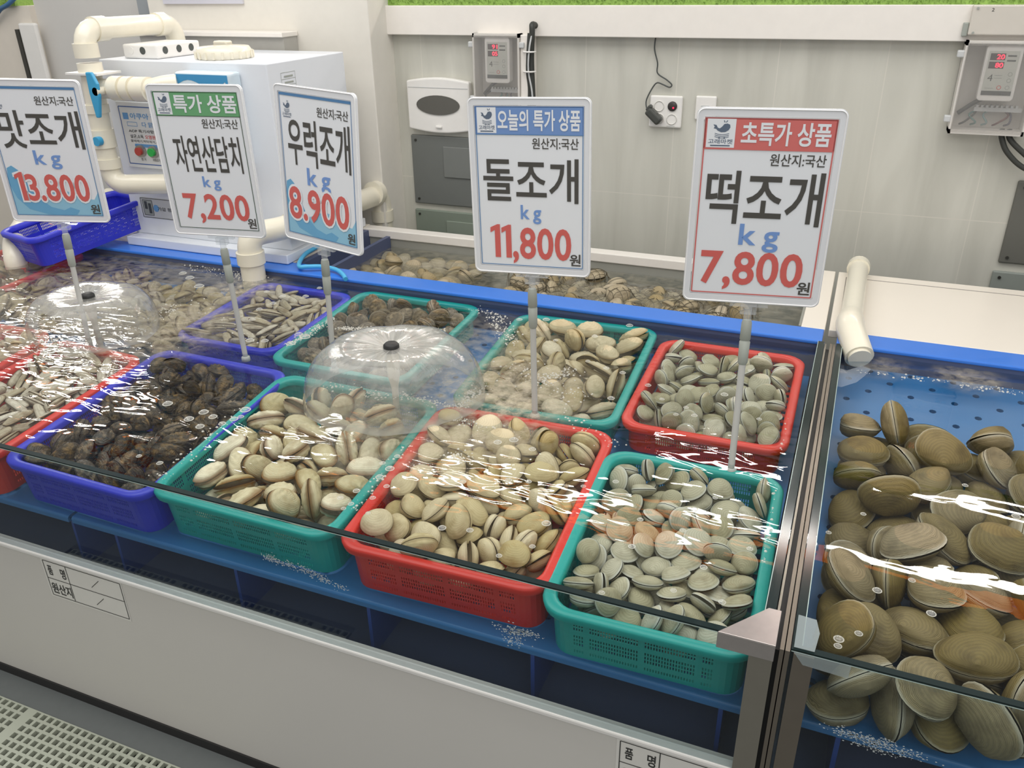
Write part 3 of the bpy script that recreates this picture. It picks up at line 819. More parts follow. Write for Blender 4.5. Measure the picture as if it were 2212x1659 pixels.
def logo(m, x0, x1, z0, z1, y):
    """Whale over a cart of wave lines, with the market's name under it."""
    U = lambda u: x0 + (x1 - x0) * u; V = lambda v: z0 + (z1 - z0) * v
    body = [(.30, .66), (.36, .60), (.50, .54), (.66, .55), (.78, .62), (.84, .72), (.82, .82), (.72, .86), (.60, .84), (.52, .74), (.44, .68), (.36, .70)]
    m.add([(U(a), y, V(b)) for a, b in body], [tuple(range(len(body)))], 9)
    tail = [(.36, .70), (.30, .80), (.18, .82), (.24, .74), (.20, .68), (.30, .66)]
    m.add([(U(a), y, V(b)) for a, b in tail], [tuple(range(len(tail)))], 9)
    for k in range(3):
        pts = [(.26 + .55 * t, .50 - .06 * k - .05 * math.sin(PI * t)) for t in [i / 8 for i in range(9)]]
        for a, b in zip(pts, pts[1:]):
            line(m, U(a[0]), V(a[1]), U(b[0]), V(b[1]), (z1 - z0) * .022, y, 9)
    for a in (.44, .64):
        disc(m, U(a), V(.335), (x1 - x0) * .035, y, 9, 10)
    line(m, U(.62), V(.90), U(.58), V(.97), (z1 - z0) * .03, y, 9); line(m, U(.66), V(.90), U(.72), V(.97), (z1 - z0) * .03, y, 9)
    write(m, '고래마켓', U(.03), U(.97), V(.12), V(.29), y, 9, 0.01)
    flat(m, U(.12), U(.88), V(.03), V(.075), y, 9)


def sign(loc, yaw, pitch, roll, foot, spec, label):
    e = empty('price_sign', foot, label, 'price sign', 'price signs on poles')
    fo = Vector(foot)
    R = Matrix.Rotation(yaw, 3, 'Z') @ Matrix.Rotation(pitch, 3, 'X') @ Matrix.Rotation(roll, 3, 'Y')
    hold = MB()
    outer, inner = rrect(SW, SH, .012), rrect(PW + .004, PH + .004, .003)
    n = len(outer)
    v = [(x, -.003, z) for x, z in outer] + [(x, -.003, z) for x, z in inner] + [(x, .003, z) for x, z in outer] + [(x, .003, z) for x, z in inner]
    hold.add(v, [(i, (i + 1) % n, n + (i + 1) % n, n + i) for i in range(n)] + [(2 * n + i, 3 * n + i, 3 * n + (i + 1) % n, 2 * n + (i + 1) % n) for i in range(n)] + [(i, 2 * n + i, 2 * n + (i + 1) % n, (i + 1) % n) for i in range(n)])
    fr = hold.build('clear_frame', M_FRAME, e)
    fr.rotation_euler = R.to_euler(); fr.location = Vector(loc) - fo

    def sub(mb, nm, mats):
        o = mb.build(nm, mats, e); o.rotation_euler = R.to_euler(); o.location = Vector(loc) - fo
        return o
    m = MB()
    rim = [Vector((x, -.0032, z)) for x, z in rrect(SW - .004, SH - .004, .011)]
    m.tube(rim + [rim[0]], .0012, 6)
    sub(m, 'frame_bead', plain('bead_white', (250, 250, 251), 0.35))
    m = MB(); m.box(-PW / 2 - .001, PW / 2 + .001, -.0012, .0012, -PH / 2 - .001, PH / 2 + .001)
    paper = sub(m, 'paper', M_PAPER)
    X = lambda u: -PW / 2 + PW * u; Z = lambda q: PH / 2 - PH * q; y = -.0021
    m = MB(); W_ = lambda s, u0, u1, v0, v1, k, off=.02, **kw: write(m, s, X(u0), X(u1), Z(v1), Z(v0), y, k, off, **kw)
    if spec.get('sea'):
        pts = [(X(0), Z(1)), (X(1), Z(1)), (X(1), Z(.80))] + [(X(1 - t), Z(.83 + .035 * math.sin(9 * t + 1))) for t in [i / 16 for i in range(1, 16)]] + [(X(0), Z(.74))]
        m.add([(a, y + .0006, b) for a, b in pts], [tuple(range(len(pts)))], 7)
        wh = [(.02, .62), (.08, .60), (.17, .65), (.22, .76), (.30, .86), (.42, .93), (.56, .955), (.64, .93), (.74, .955), (.70, .99), (.55, 1.0), (.36, .99), (.16, .95), (.05, .86), (.0, .74)]
        m.add([(X(a), y + .0004, Z(b)) for a, b in wh], [tuple(range(len(wh)))[::-1]], 8)
        disc(m, X(.13), Z(.685), .0022, y + .0002, 1, 10, .0042)
    kb = spec['line']
    frame_lines(m, X(0.006), X(.994), Z(.996), Z(.004), .0014 if kb != 4 else .0022, y, kb)
    if spec.get('banner') is not None:
        flat(m, X(0), X(1), Z(.165), Z(0), y, spec['banner'])
        flat(m, X(.02), X(spec.get('lw', .21)), Z(.158), Z(.006), y - .0003, 0)
        logo(m, X(.03), X(spec.get('lw', .21) - .01), Z(.155), Z(.01), y - .0006)
        y -= .0003
        write(m, spec['head'], X(spec['hx'][0]), X(spec['hx'][1]), Z(.140), Z(.022), y - .0003, 0, .022)
        y += .0003
        line(m, X(0), Z(.166), X(1), Z(.166), .0012, y - .0003, kb)
        oz = (.185, .250)
    else:
        flat(m, X(.006), X(.994), Z(.02), Z(.006), y, 10)
        logo(m, X(.03), X(.17), Z(.17), Z(.05), y)
        oz = (.07, .135)
    W_('원산지:국산', .53, .955, oz[0], oz[1], 1, .012)
    tx = spec['tx']; W_(spec['title'], tx[0], tx[1], tx[2], tx[3], 1, .014)
    kx = spec['kx']; W_('k g', kx[0], kx[1], kx[2], kx[3], 3, .02)
    px = spec['px']
    if spec.get('sea'):
        y -= .0002; W_(spec['price'], px[0], px[1], px[2], px[3], 0, .022, grow=.05); y -= .0003
    W_(spec['price'], px[0], px[1], px[2], px[3], 2, .022)
    W_('원', .875, .975, .905, .98, 1, .02)
    pr = sub(m, 'printed_face', SIGN_MATS); pr.parent = paper; pr.location = (0, 0, 0); pr.rotation_euler = (0, 0, 0)
    bot = Vector(loc) + R @ Vector((0, 0, -SH / 2)) - fo
    m = MB(); m.box(-.033, .033, -.0045, .0045, -SH / 2 - .006, -SH / 2 + .002); m.box(-.014, .014, -.006, .006, -SH / 2 - .020, -SH / 2 - .004)
    sub(m, 'clip', M_ACRYL)
    dirn = Vector((0, 0, 0)) - bot; ln = dirn.length; dn = dirn.normalized()
    m = MB(); m.tube([bot + dn * .008, bot + dn * .036], .0065, 14); m.build('neck', M_ACRYL, e)
    m = MB(); m.tube([bot + dn * .030, bot + dn * .036, bot + dn * .066, bot + dn * .067, bot + dn * .069, bot + dn * .070, bot + dn * .108, bot + dn * .112], .01, 18, radii=[.0075, .0092, .0096, .0085, .0085, .0096, .0088, .0068]); m.build('collar', M_GREY, e)
    m = MB(); m.tube([bot + dn * .10, bot + dn * ln], .0062, 16); m.build('pole', M_POLE, e)
    m = MB(); m.lathe([(0.0062, .0), (.010, -.002), (.011, -.012), (.006, -.014)], c=(0, 0, .006), n=16); m.build('foot_sleeve', M_POLE, e)
    return e


SEA = dict(line=10, sea=True, tx=None)
SIGNS = [
    ((-1.782, 1.432, 1.131), .405, .064, .037, (-1.775, 1.411, .655), dict(SEA, title='맛조개', price='13.800', tx=(.06, .97, .18, .46), kx=(.37, .66, .48, .62), px=(.09, .90, .655, .875)), 'price sign reading 맛조개 13.800 over a pale blue whale, leftmost of the signs'),
    ((-1.347, 1.482, 1.126), .137, .018, -.005, (-1.324, 1.471, .655), dict(line=11, banner=6, lw=.205, head='특가 상품', hx=(.24, .975), title='자연산담치', price='7,200', tx=(.13, .93, .31, .565), kx=(.41, .62, .60, .70), px=(.12, .91, .735, .95)), 'price sign with a green banner reading 7,200'),
    ((-1.067, 1.503, 1.124), -.192, -.035, .040, (-1.080, 1.490, .655), dict(SEA, title='우럭조개', price='8.900', tx=(.09, .96, .17, .485), kx=(.34, .66, .50, .655), px=(.05, .90, .655, .88)), 'price sign reading 우럭조개 8.900 over a pale blue whale, right of the green banner'),
    ((-.571, 1.473, 1.127), .103, -.007, -.019, (-.553, 1.447, .655), dict(line=10, banner=5, lw=.20, head='오늘의 특가 상품', hx=(.215, .97), title='돌조개', price='11,800', tx=(.06, .95, .31, .575), kx=(.41, .60, .60, .715), px=(.11, .88, .735, .975)), 'price sign with a blue banner reading 11,800'),
    ((-.143, 1.447, 1.129), .170, .012, .001, (-.133, 1.377, .655), dict(line=4, banner=4, lw=.24, head='초특가 상품', hx=(.29, .96), title='떡조개', price='7,800', tx=(.06, .965, .285, .575), kx=(.36, .67, .58, .735), px=(.07, .89, .745, .965)), 'price sign with a red banner reading 7,800'),
]
for s in SIGNS:
    sign(*s)


# ---------------------------------------------------------------- bell fountains
def bell_mat():
    m, nt, N, out, L = nodes('water_film')
    tr = N('BsdfTransparent', n0=(0.97, 0.985, 0.99, 1)); gl = N('BsdfGlossy', i_Roughness=0.06); df = N('BsdfDiffuse', n0=srgb(214, 214, 208))
    uv = N('UVMap'); mp = N('Mapping'); mp.inputs['Scale'].default_value = (36, 2.2, 1); L(uv.outputs[0], mp.inputs[0])
    nz = N('TexNoise', i_Scale=1.0, i_Detail=5.0); L(mp.outputs[0], nz.inputs['Vector'])
    sx = N('SeparateXYZ'); L(uv.outputs[0], sx.inputs[0])
    rng = N('MapRange'); rng.inputs[1].default_value = 0.36; rng.inputs[2].default_value = 0.72; rng.inputs[3].default_value = 0.34; rng.inputs[4].default_value = 0.66; L(nz.outputs['Fac'], rng.inputs[0])
    top = N('MapRange', interpolation_type='SMOOTHSTEP'); top.inputs[1].default_value = 0.75; top.inputs[2].default_value = 0.15; top.inputs[3].default_value = 0.35; top.inputs[4].default_value = 1.0; L(sx.outputs['Y'], top.inputs[0])
    edge = N('MapRange', interpolation_type='SMOOTHSTEP'); edge.inputs[1].default_value = 0.9; edge.inputs[2].default_value = 1.0; edge.inputs[3].default_value = 0.0; edge.inputs[4].default_value = 0.35; L(sx.outputs['Y'], edge.inputs[0])
    mu = N('Math', operation='MULTIPLY_ADD'); L(rng.outputs[0], mu.inputs[0]); L(top.outputs[0], mu.inputs[1]); L(edge.outputs[0], mu.inputs[2])
    bp = N('Bump', i_Distance=0.01, i_Strength=0.25); L(nz.outputs['Fac'], bp.inputs['Height']); L(bp.outputs[0], gl.inputs['Normal']); fr = mirror_share(N, L, 0.032, bp.outputs[0], 3.4)
    a = N('MixShader'); L(mu.outputs[0], a.inputs[0]); L(tr.outputs[0], a.inputs[1]); L(df.outputs[0], a.inputs[2])
    b = N('MixShader'); L(fr, b.inputs[0]); L(a.outputs[0], b.inputs[1]); L(gl.outputs[0], b.inputs[2])
    L(b.outputs[0], out.inputs[0])
    return m


M_FILM = bell_mat()


def bell(x, y, ztop, R, peak, label, skew, gap):
    e = empty('bell_fountain', (x, y, 0.55), label, 'fountain', 'bell fountains')
    m = MB(); m.lathe([(0, ztop + .010), (.013, ztop + .010), (.017, ztop + .006), (.0175, ztop - .006), (.015, ztop - .010), (0, ztop - .010)], c=(0, 0, -.55), n=24); m.build('nozzle_cap', M_BLACK, e, 0.0)
    m = MB(); m.lathe([(.0075, 0.0), (.0075, WZ - .55 + .02), (.013, WZ - .55 + .05), (.015, ztop - .55 - .010)], n=20); m.build('stem', plain('stem_white', (206, 200, 186), 0.4), e)
    # the sheet of water: leaves the cap, rises a little, falls to the surface
    n, k = 96, 18; v, uv = [], []
    for i in range(k + 1):
        t = i / k
        for j in range(n):
            a = 2 * PI * j / n; rr = .016 + (R * (1 + .07 * math.sin(2 * a + skew) + .03 * math.sin(5 * a + skew)) - .016) * math.sin(t * PI / 2) ** 0.93
            h0 = ztop - .55 + peak * math.sin(min(1, t / .62) * PI * .5) * (1 if t < .31 else max(0, 1 - ((t - .31) / .69) ** 1.4))
            zz = h0 - (ztop - WZ + .0005) * (t ** 2.6)
            v.append((rr * math.cos(a), rr * math.sin(a), zz + .002 * math.sin(11 * a) * t)); uv.append((j / n, t))
    f = [(i * n + j, i * n + (j + 1) % n, (i + 1) * n + (j + 1) % n, (i + 1) * n + j) for i in range(k) for j in range(n) if not (gap and i >= k * gap[2] and gap[0] < j / n < gap[1])]
    me = bpy.data.meshes.new('water_film'); me.from_pydata(v, [], f); lay = me.uv_layers.new(name='flow')
    for lp in me.loops:
        lay.data[lp.index].uv = uv[lp.vertex_index]
    me.polygons.foreach_set('use_smooth', [True] * len(me.polygons)); me.materials.append(M_FILM); me.update()
    o = bpy.data.objects.new('water_film', me); COL.objects.link(o); o.parent = e


bell(-0.862, 1.40, 0.785, 0.182, 0.022, 'clear bell fountain with a black nozzle before the pole of the 8.900 sign', 0.6, None)
bell(-1.80, 1.462, 0.758, 0.165, 0.020, 'clear bell fountain at the left, behind the pole of the 13.800 sign', 2.0, (0.70, 0.80, 0.55))


# ---------------------------------------------------------------- the white machine on the ledge
e = empty('water_purifier', (-1.93, 2.28, TOP), 'white water treatment machine with buttons and pipes on the ledge at left', 'machine')
MX, MY = 1.93, 2.28
M_MACH = plain('machine_white', (226, 230, 236), 0.32, var=0.015)


def mput(mb, nm, mat, par=e, **kw):
    mb.v = [(x + MX, y - MY, z - TOP) for x, y, z in mb.v]
    return mb.build(nm, mat, par, **kw)


mput(MB().box(-2.252, -1.600, 2.035, 2.50, TOP + .001, 0.719), 'base_plinth', M_MACH, bevel=0.003)
mput(MB().box(-2.250, -1.614, 2.08, 2.484, 0.719, 1.272), 'body', M_MACH, bevel=0.003)
m = MB(); m.lathe([(.080, 0), (.084, .004), (.084, .022), (.076, .034), (.03, .036), (.03, .040)], c=(-1.862, 2.205, 1.272), n=40)
for i in range(20):
    a = 2 * PI * i / 20; m.box(-1.862 + .085 * math.cos(a) - .003, -1.862 + .085 * math.cos(a) + .003, 2.205 + .085 * math.sin(a) - .003, 2.205 + .085 * math.sin(a) + .003, 1.274, 1.294)
lid = mput(m, 'round_lid', M_PVC)
mput(MB().box(-1.887, -1.837, 2.19, 2.22, 1.306, 1.322), 'lid_knob', M_PVC, par=lid, bevel=0.004)
j = mput(MB().box(-2.184, -2.046, 2.12, 2.312, 1.2725, 1.314), 'junction_box', M_WHITE, bevel=0.006, seg=3)
for p, ax in (((-2.150, 2.12, 1.296), 1), ((-2.103, 2.12, 1.296), 1), ((-2.046, 2.155, 1.296), 0), ((-2.046, 2.215, 1.296), 0), ((-2.046, 2.27, 1.296), 0)):
    d = Vector((0, -.003, 0)) if ax else Vector((.003, 0, 0)); q = Vector(p)
    m = MB(); m.tube([q - d * .3, q + d * .35], .011, 20); o = mput(m, 'cable_hole', M_WHITE if p[0] < -2.14 else M_DARK, par=j)
# blue fronted controller on the front face
b = mput(MB().box(-1.905, -1.708, 2.022, 2.079, 0.98, 1.25), 'blue_front_unit', plain('unit_pale', (214, 228, 236), 0.25), bevel=0.008, seg=3)
m = MB(); pts = [(-1.902, 1.244), (-1.711, 1.244), (-1.711, 1.205), (-1.722, 1.226)] + [(-1.722 - .18 * t, 1.222 - .014 * math.sin(2 * PI * t) - .010 * t) for t in [i / 12 for i in range(1, 13)]]
m.add([(x, 2.0215, z) for x, z in pts], [tuple(range(len(pts)))]); mput(m, 'wave_print', plain('wave_blue', (66, 148, 198), 0.35), par=b)
m = MB(); m.box(-2.211, -1.93, 2.072, 2.079, 0.944, 1.150); cp = mput(m, 'control_panel', plain('panel_pale', (218, 220, 222), 0.35), bevel=0.002)
m = MB(); y = 2.0712
frame_lines(m, -2.202, -1.94, 0.957, 1.135, .0028, y, 0)
flat(m, -2.190, -2.168, 1.096, 1.116, y, 1); write(m, '아쿠아 펠러', -2.160, -2.030, 1.098, 1.116, y, 1, .02); write(m, '다 맑음', -2.118, -2.055, 1.074, 1.090, y, 1, .01)
frame_lines(m, -2.178, -2.138, 1.076, 1.088, .0014, y, 1)
write(m, 'AOP 특기사항안내', -2.178, -2.045, 1.056, 1.066, y, 2, .01); write(m, '살균,소독', -2.176, -2.122, 1.038, 1.050, y, 2, .01); write(m, '오염원분해', -2.115, -2.045, 1.038, 1.050, y, 3, .01)
write(m, '물때제거,백탁제거,세척제', -2.178, -2.04, 1.025, 1.034, y, 2, .0)
m.add([(x - 2.11, y, z + 1.016) for x, z in rrect(.11, .010, .0045)], [tuple(range(28))], 1)
write(m, '정 지', -2.150, -2.130, 0.968, 0.977, y, 2); write(m, '자동운전', -2.102, -2.070, 0.968, 0.977, y, 2)
mput(m, 'panel_print', [plain('panel_line', (58, 92, 160), .4), plain('panel_blue', (98, 152, 206), .4), M_INK, M_RED], par=cp)
for bx, col, nm in ((-2.140, (176, 64, 58), 'red_button'), (-2.088, (44, 172, 76), 'green_button')):
    m = MB(); m.tube([(bx, 2.073, 1.0), (bx, 2.060, 1.0)], .0185, 24); o = mput(m, 'button_ring', M_STEEL, par=cp)
    m = MB(); m.tube([(bx, 2.062, 1.0), (bx, 2.052, 1.0)], .0125, 24); o2 = mput(m, nm, plain(nm, col, .3), par=cp); o2['label'] = nm.replace('_', ' ')
m = MB(); m.add([(x - 2.095, 2.0788, z + .81) for x, z in rrect(.215, .068, .006)], [tuple(range(28))], 0)
frame_lines(m, -2.200, -1.99, .778, .842, .0016, 2.0782, 1)
for x0 in (-2.192, -2.062):
    flat(m, x0, x0 + .040, .786, .836, 2.0783, 2); frame_lines(m, x0, x0 + .040, .786, .836, .0016, 2.0780, 1)
    flat(m, x0 + .006, x0 + .018, .806, .832, 2.0780, 3); flat(m, x0 + .022, x0 + .034, .792, .826, 2.0780, 3)
disc(m, -2.138, .811, .012, 2.0783, 4); write(m, '가압 펌', -2.132, -2.075, .804, .816, 2.0780, 3, .01)
mput(m, 'diagram_sticker', [M_LGREY, M_INK, M_GREY, M_DARK, plain('stk_blue', (110, 160, 205), .4)])
m = MB()
for z in (1.188, 1.205, 1.222, 1.24):
    m.add([(-1.6132, 2.14, z), (-1.6132, 2.21, z), (-1.6132, 2.21, z + .0012), (-1.6132, 2.14, z + .0012)], [(0, 1, 2, 3)])
for yy in (2.14, 2.209):
    m.add([(-1.6132, yy, 1.188), (-1.6132, yy + .0012, 1.188), (-1.6132, yy + .0012, 1.241), (-1.6132, yy, 1.241)], [(0, 1, 2, 3)])
for k in range(3):
    m.add([(-1.6130, 2.155, 1.193 + .017 * k), (-1.6130, 2.198, 1.193 + .017 * k), (-1.6130, 2.198, 1.198 + .017 * k), (-1.6130, 2.155, 1.198 + .017 * k)], [(0, 1, 2, 3)])
mput(m, 'rating_label', M_GREY)

# cream pipework at the machine's left
e = empty('pipe_assembly', (-2.21, 2.0, TOP), 'cream pipework with a blue valve lever at the left of the white machine', 'pipes')


def pput(mb, nm, mat, **kw):
    mb.v = [(x + 2.21, y - 2.0, z - TOP) for x, y, z in mb.v]
    return mb.build(nm, mat, e, **kw)


r = .031
pput(MB().tube(bend((-2.204, 2.0, 1.25), (-2.204, 2.0, 1.362), (-2.204, 2.36, 1.36), .055) + bend((-2.204, 2.0, 1.36), (-2.204, 2.38, 1.36), (-2.204, 2.38, 1.27), .055) + [(-2.204, 2.38, 1.275)], r, 20), 'upper_pipe', M_PVC)
for a, b2 in (((-2.204, 2.0, 1.285), (-2.204, 2.0, 1.325)), ((-2.204, 2.04, 1.361), (-2.204, 2.085, 1.361)), ((-2.204, 2.30, 1.36), (-2.204, 2.335, 1.36)), ((-2.204, 2.0, 1.245), (-2.204, 2.0, 1.270)), ((-2.214, 2.0, 1.150), (-2.214, 2.0, 1.125)), ((-2.216, 2.0, 1.075), (-2.216, 2.0, 1.02)), ((-2.216, 2.0, .985), (-2.216, 2.0, .955))):
    pput(MB().tube([a, b2], r + .005, 20), 'coupling', M_PVC)
pput(MB().box(-2.262, -2.135, 1.955, 2.05, 1.238, 1.245), 'flange', M_WHITE, bevel=.001)
pput(MB().tube([(-2.206, 2.0, 1.24), (-2.216, 2.0, 1.09), (-2.217, 2.0, .975)] + bend((-2.217, 2.0, .975), (-2.217, 2.0, .905), (-2.09, 2.01, .905), .05) + [(-2.05, 2.05, .905), (-2.03, 2.079, .905)], r, 20), 'lower_pipe', M_PVC)
pput(MB().tube([(-2.206, 2.0, 1.196), (-1.99, 2.0, 1.200), (-1.93, 2.01, 1.212), (-1.90, 2.03, 1.215)], r - .002, 20), 'branch_pipe', M_PVC)
for x0, x1 in ((-2.125, -2.085), (-2.075, -2.045), (-2.035, -1.985)):
    pput(MB().tube([(x0, 2.0, 1.199), (x1, 2.0, 1.2)], r + .005, 20), 'coupling', M_PVC)
m = MB(); m.prism([(-2.164, 1.952, 1.250), (-2.142, 1.952, 1.250), (-2.128, 1.952, 1.218), (-2.130, 1.952, 1.182), (-2.148, 1.952, 1.120), (-2.160, 1.952, 1.120), (-2.166, 1.952, 1.19)], (0, -.012, 0))
pput(m, 'valve_lever', plain('valve_blue', (58, 158, 204), .35), bevel=.003)
pput(MB().tube([(-2.14, 1.94, 1.196), (-2.14, 1.975, 1.196)], .012, 14), 'valve_stem', M_PVC)
pput(MB().tube([(-2.200, 1.955, 1.045), (-2.200, 1.972, 1.045)], .014, 14), 'valve_knob', MATS['valve_blue'])
# low cream pipe under the empty basket
m = MB(); m.tube(smooth_path([(-2.95, 2.20, .745), (-2.70, 2.02, .735), (-2.56, 1.86, .722), (-2.50, 1.80, .690), (-2.49, 1.79, .655)]), .034, 18)
tag(m.build('low_pipe', M_PVC), 'cream pipe running into the water under the empty blue basket', 'pipe')
m = MB(); m.tube([(-2.70, 2.40, .735), (-2.27, 2.36, .745)], .030, 18)
tag(m.build('low_pipe', M_PVC), 'short cream pipe lying behind the empty blue basket by the machine', 'pipe')

e = empty('drain_pipe', (-1.66, 1.95, .55), 'white drain elbow dropping into the water at the right of the machine', 'pipe')
m = MB(); P = [(-1.664, 1.945, .62)] + bend((-1.664, 1.945, .66), (-1.664, 1.945, .802), (-1.60, 2.06, .802), .05) + bend((-1.63, 2.0, .802), (-1.602, 2.06, .802), (-1.602, 2.60, .79), .04) + bend((-1.602, 2.06, .79), (-1.61, 2.632, .775), (-1.61, 2.632, .6), .05) + [(-1.61, 2.632, .55)]
m.tube([Vector(p) - e.location for p in P], .036, 22); m.build('pipe', M_PVC, e)
for a, b2 in (((-1.664, 1.945, .715), (-1.664, 1.945, .752)), ((-1.602, 2.075, .801), (-1.602, 2.11, .80)), ((-1.603, 2.57, .789), (-1.603, 2.60, .787)), ((-1.61, 2.632, .715), (-1.61, 2.632, .675))):
    m = MB(); m.tube([Vector(a) - e.location, Vector(b2) - e.location], .042, 22); m.build('coupling', M_PVC, e)
m = MB(); m.tube(smooth_path([(-1.60, 2.20, .700), (-1.592, 2.12, .700), (-1.562, 2.045, .700), (-1.530, 2.000, .701), (-1.503, 2.005, .703), (-1.465, 2.022, .702), (-1.414, 2.018, .700), (-1.375, 1.995, .697), (-1.350, 1.972, .692)]), .0068, 12)
tag(m.build('air_hose', plain('hose_sky', (78, 176, 224), .35)), 'light blue air hose looping over the ledge by the drain elbow', 'hose')

e = empty('spout_pipe', (0.04, 2.30, TOP), 'white spout pipe lying over the cream slab and ending above the big clams', 'pipe')
m = MB(); P = [(0.047, 2.545, .60), (0.047, 2.545, .66)] + bend((0.047, 2.545, .66), (0.047, 2.545, .716), (0.044, 2.46, .716), .03) + [(0.041, 2.07, .716)] + bend((0.041, 2.075, .716), (0.040, 2.035, .715), (0.073, 1.935, .672), .02) + [(0.073, 1.935, .676)]
m.tube([Vector(p) - e.location for p in P], .0265, 22); m.build('pipe', M_PVC, e)
m = MB(); P = [(0.041, 2.105, .716)] + bend((0.041, 2.08, .716), (0.040, 2.035, .715), (0.073, 1.935, .672), .025) + [(0.071, 1.944, .678)]
m.tube([Vector(p) - e.location for p in P], .033, 22, radii=[.0275] + [.033] * 8); m.build('elbow', M_PVC, e)
m = MB(); P = [(0.045, 2.49, .716), (0.046, 2.52, .716)]; m.tube([Vector(p) - e.location for p in P], .031, 22); m.build('coupling', M_PVC, e)


# ---------------------------------------------------------------- shells
def valve_geo(L, W, T, ux, uy, sq, asym, side, seed, ns=8, nt=26, opening=0.0, rough=0.0, um=0.07):
    """One valve of a bivalve: rays from the beak (umbo) to the margin; u runs beak to margin for the growth rings."""
    rr = random.Random(seed)
    ph = [rr.uniform(0, 6.28) for _ in range(4)]
    U = (ux * L / 2, uy * W / 2)
    co, uv, fa = [], [], []
    for j in range(ns + 1):
        s = (j / ns) ** 0.85
        for i in range(nt):
            t = 2 * math.pi * i / nt
            c, si = math.cos(t), math.sin(t)
            ex = abs(c) ** (2 / sq) * (1 if c >= 0 else -1)
            ey = abs(si) ** (2 / sq) * (1 if si >= 0 else -1)
            wob = 1 + 0.025 * math.sin(2 * t + ph[0]) + 0.018 * math.sin(3 * t + ph[1])
            mx, my = L / 2 * ex * wob, W / 2 * ey * wob * (1 + asym * ex)
            x, y = U[0] + s * (mx - U[0]), U[1] + s * (my - U[1])
            rho = min(1.0, math.sqrt((x / (L / 2)) ** 2 + ((y - 0.12 * W) / (W / 2 * (1.24 if y < 0.12 * W else 0.86))) ** 2))
            rho = max(rho, s * 0.98) if s > 0.8 else rho
            z = T / 2 * max(0.0, 1 - rho ** 2.1) ** 0.58 if j < ns else 0.0
            z += T * um * math.exp(-((x - U[0]) ** 2 + (y - U[1]) ** 2) / (0.16 * W) ** 2) * (1 - s)
            if rough:
                z += rough * T * (math.sin(90 * x / L * 0.3 + ph[2]) * math.cos(70 * y / W * 0.3 + ph[3])) * (1 - s ** 4)
            z = z * side + 0.0006 * side
            if opening:
                a = opening * side
                yy, zz = y - W / 2, z
                y, z = W / 2 + yy * math.cos(a) + zz * math.sin(a), -yy * math.sin(a) + zz * math.cos(a)
            co.append((x, y, z)); uv.append((s, i / nt))
    for j in range(ns):
        for i in range(nt):
            a, b = j * nt + i, j * nt + (i + 1) % nt
            q = (a, b, b + nt, a + nt)
            fa.append(q if side > 0 else q[::-1])
    return co, uv, fa


def shell_mesh(name, mat, spec, seed, sides=(1, -1)):
    L, W, T, ux, uy, sq, asym, op, rough = spec
    co, uv, fa = [], [], []
    for sd in sides:
        c, u, f = valve_geo(L, W, T, ux, uy, sq, asym, sd, seed, opening=op, rough=rough)
        n = len(co)
        co += c; uv += u; fa += [tuple(k + n for k in q) for q in f]
    me = bpy.data.meshes.new(name)
    me.from_pydata(co, [], fa)
    lay = me.uv_layers.new(name='ring')
    for lp in me.loops:
        lay.data[lp.index].uv = uv[lp.vertex_index]
    me.polygons.foreach_set('use_smooth', [True] * len(me.polygons))
    if mat:
        me.materials.append(mat)
    me.update()
    return me


# length, width, thickness, beak x, beak y, squareness, asymmetry, gape, roughness
SPEC = {
    'round': [(.050, .044, .023, .05, .86, 2.0, .05, 0, 0), (.054, .047, .022, -.1, .86, 2.05, .08, 0, 0), (.045, .040, .021, .1, .88, 2.0, .05, .05, 0), (.052, .046, .018, 0, .86, 2.0, .0, .02, 0)],
    'chunky': [(.062, .050, .032, .12, .86, 2.1, .08, 0, 0), (.068, .054, .034, -.15, .84, 2.15, .1, 0, 0), (.056, .049, .033, .1, .86, 2.05, .05, .07, 0), (.064, .048, .029, 0, .86, 2.1, .0, .03, 0)],
    'oval': [(.078, .050, .036, .25, .82, 2.2, .06, 0, .05), (.072, .054, .036, -.2, .84, 2.15, .08, .08, .06), (.084, .048, .034, .3, .8, 2.3, .03, .1, .05)],
    'mussel': [(.062, .034, .026, .85, .25, 2.1, -.35, 0, .12), (.070, .038, .028, .85, .2, 2.2, -.3, 0, .14), (.055, .036, .028, .8, .3, 2.0, -.25, .06, .16)],
    'razor': [(.085, .020, .013, .6, .8, 3.2, .0, .03, 0), (.075, .022, .014, -.5, .8, 3.0, .03, .05, 0)],
    'dark': [(.056, .050, .026, 0, .86, 2.0, 0, 0, .1), (.064, .052, .03, .2, .84, 2.1, .08, .06, .12), (.048, .046, .024, 0, .88, 2.0, 0, 0, .12)],
    'brown': [(.058, .046, .032, .1, .86, 2.1, .06, 0, .05), (.066, .044, .032, .2, .84, 2.2, .06, .03, .06), (.050, .042, .030, -.1, .86, 2.0, .04, 0, .05)],
    'quahog': [(.098, .078, .050, .18, .84, 2.15, .08, 0, 0), (.106, .080, .052, -.2, .84, 2.2, .1, .015, 0), (.090, .076, .052, .1, .86, 2.1, .06, .03, 0), (.102, .074, .046, .2, .84, 2.2, .06, 0, 0)],
    'tank': [(.075, .060, .038, .1, .86, 2.1, .06, 0, 0), (.068, .056, .036, -.1, .86, 2.1, .06, .03, 0)],
}


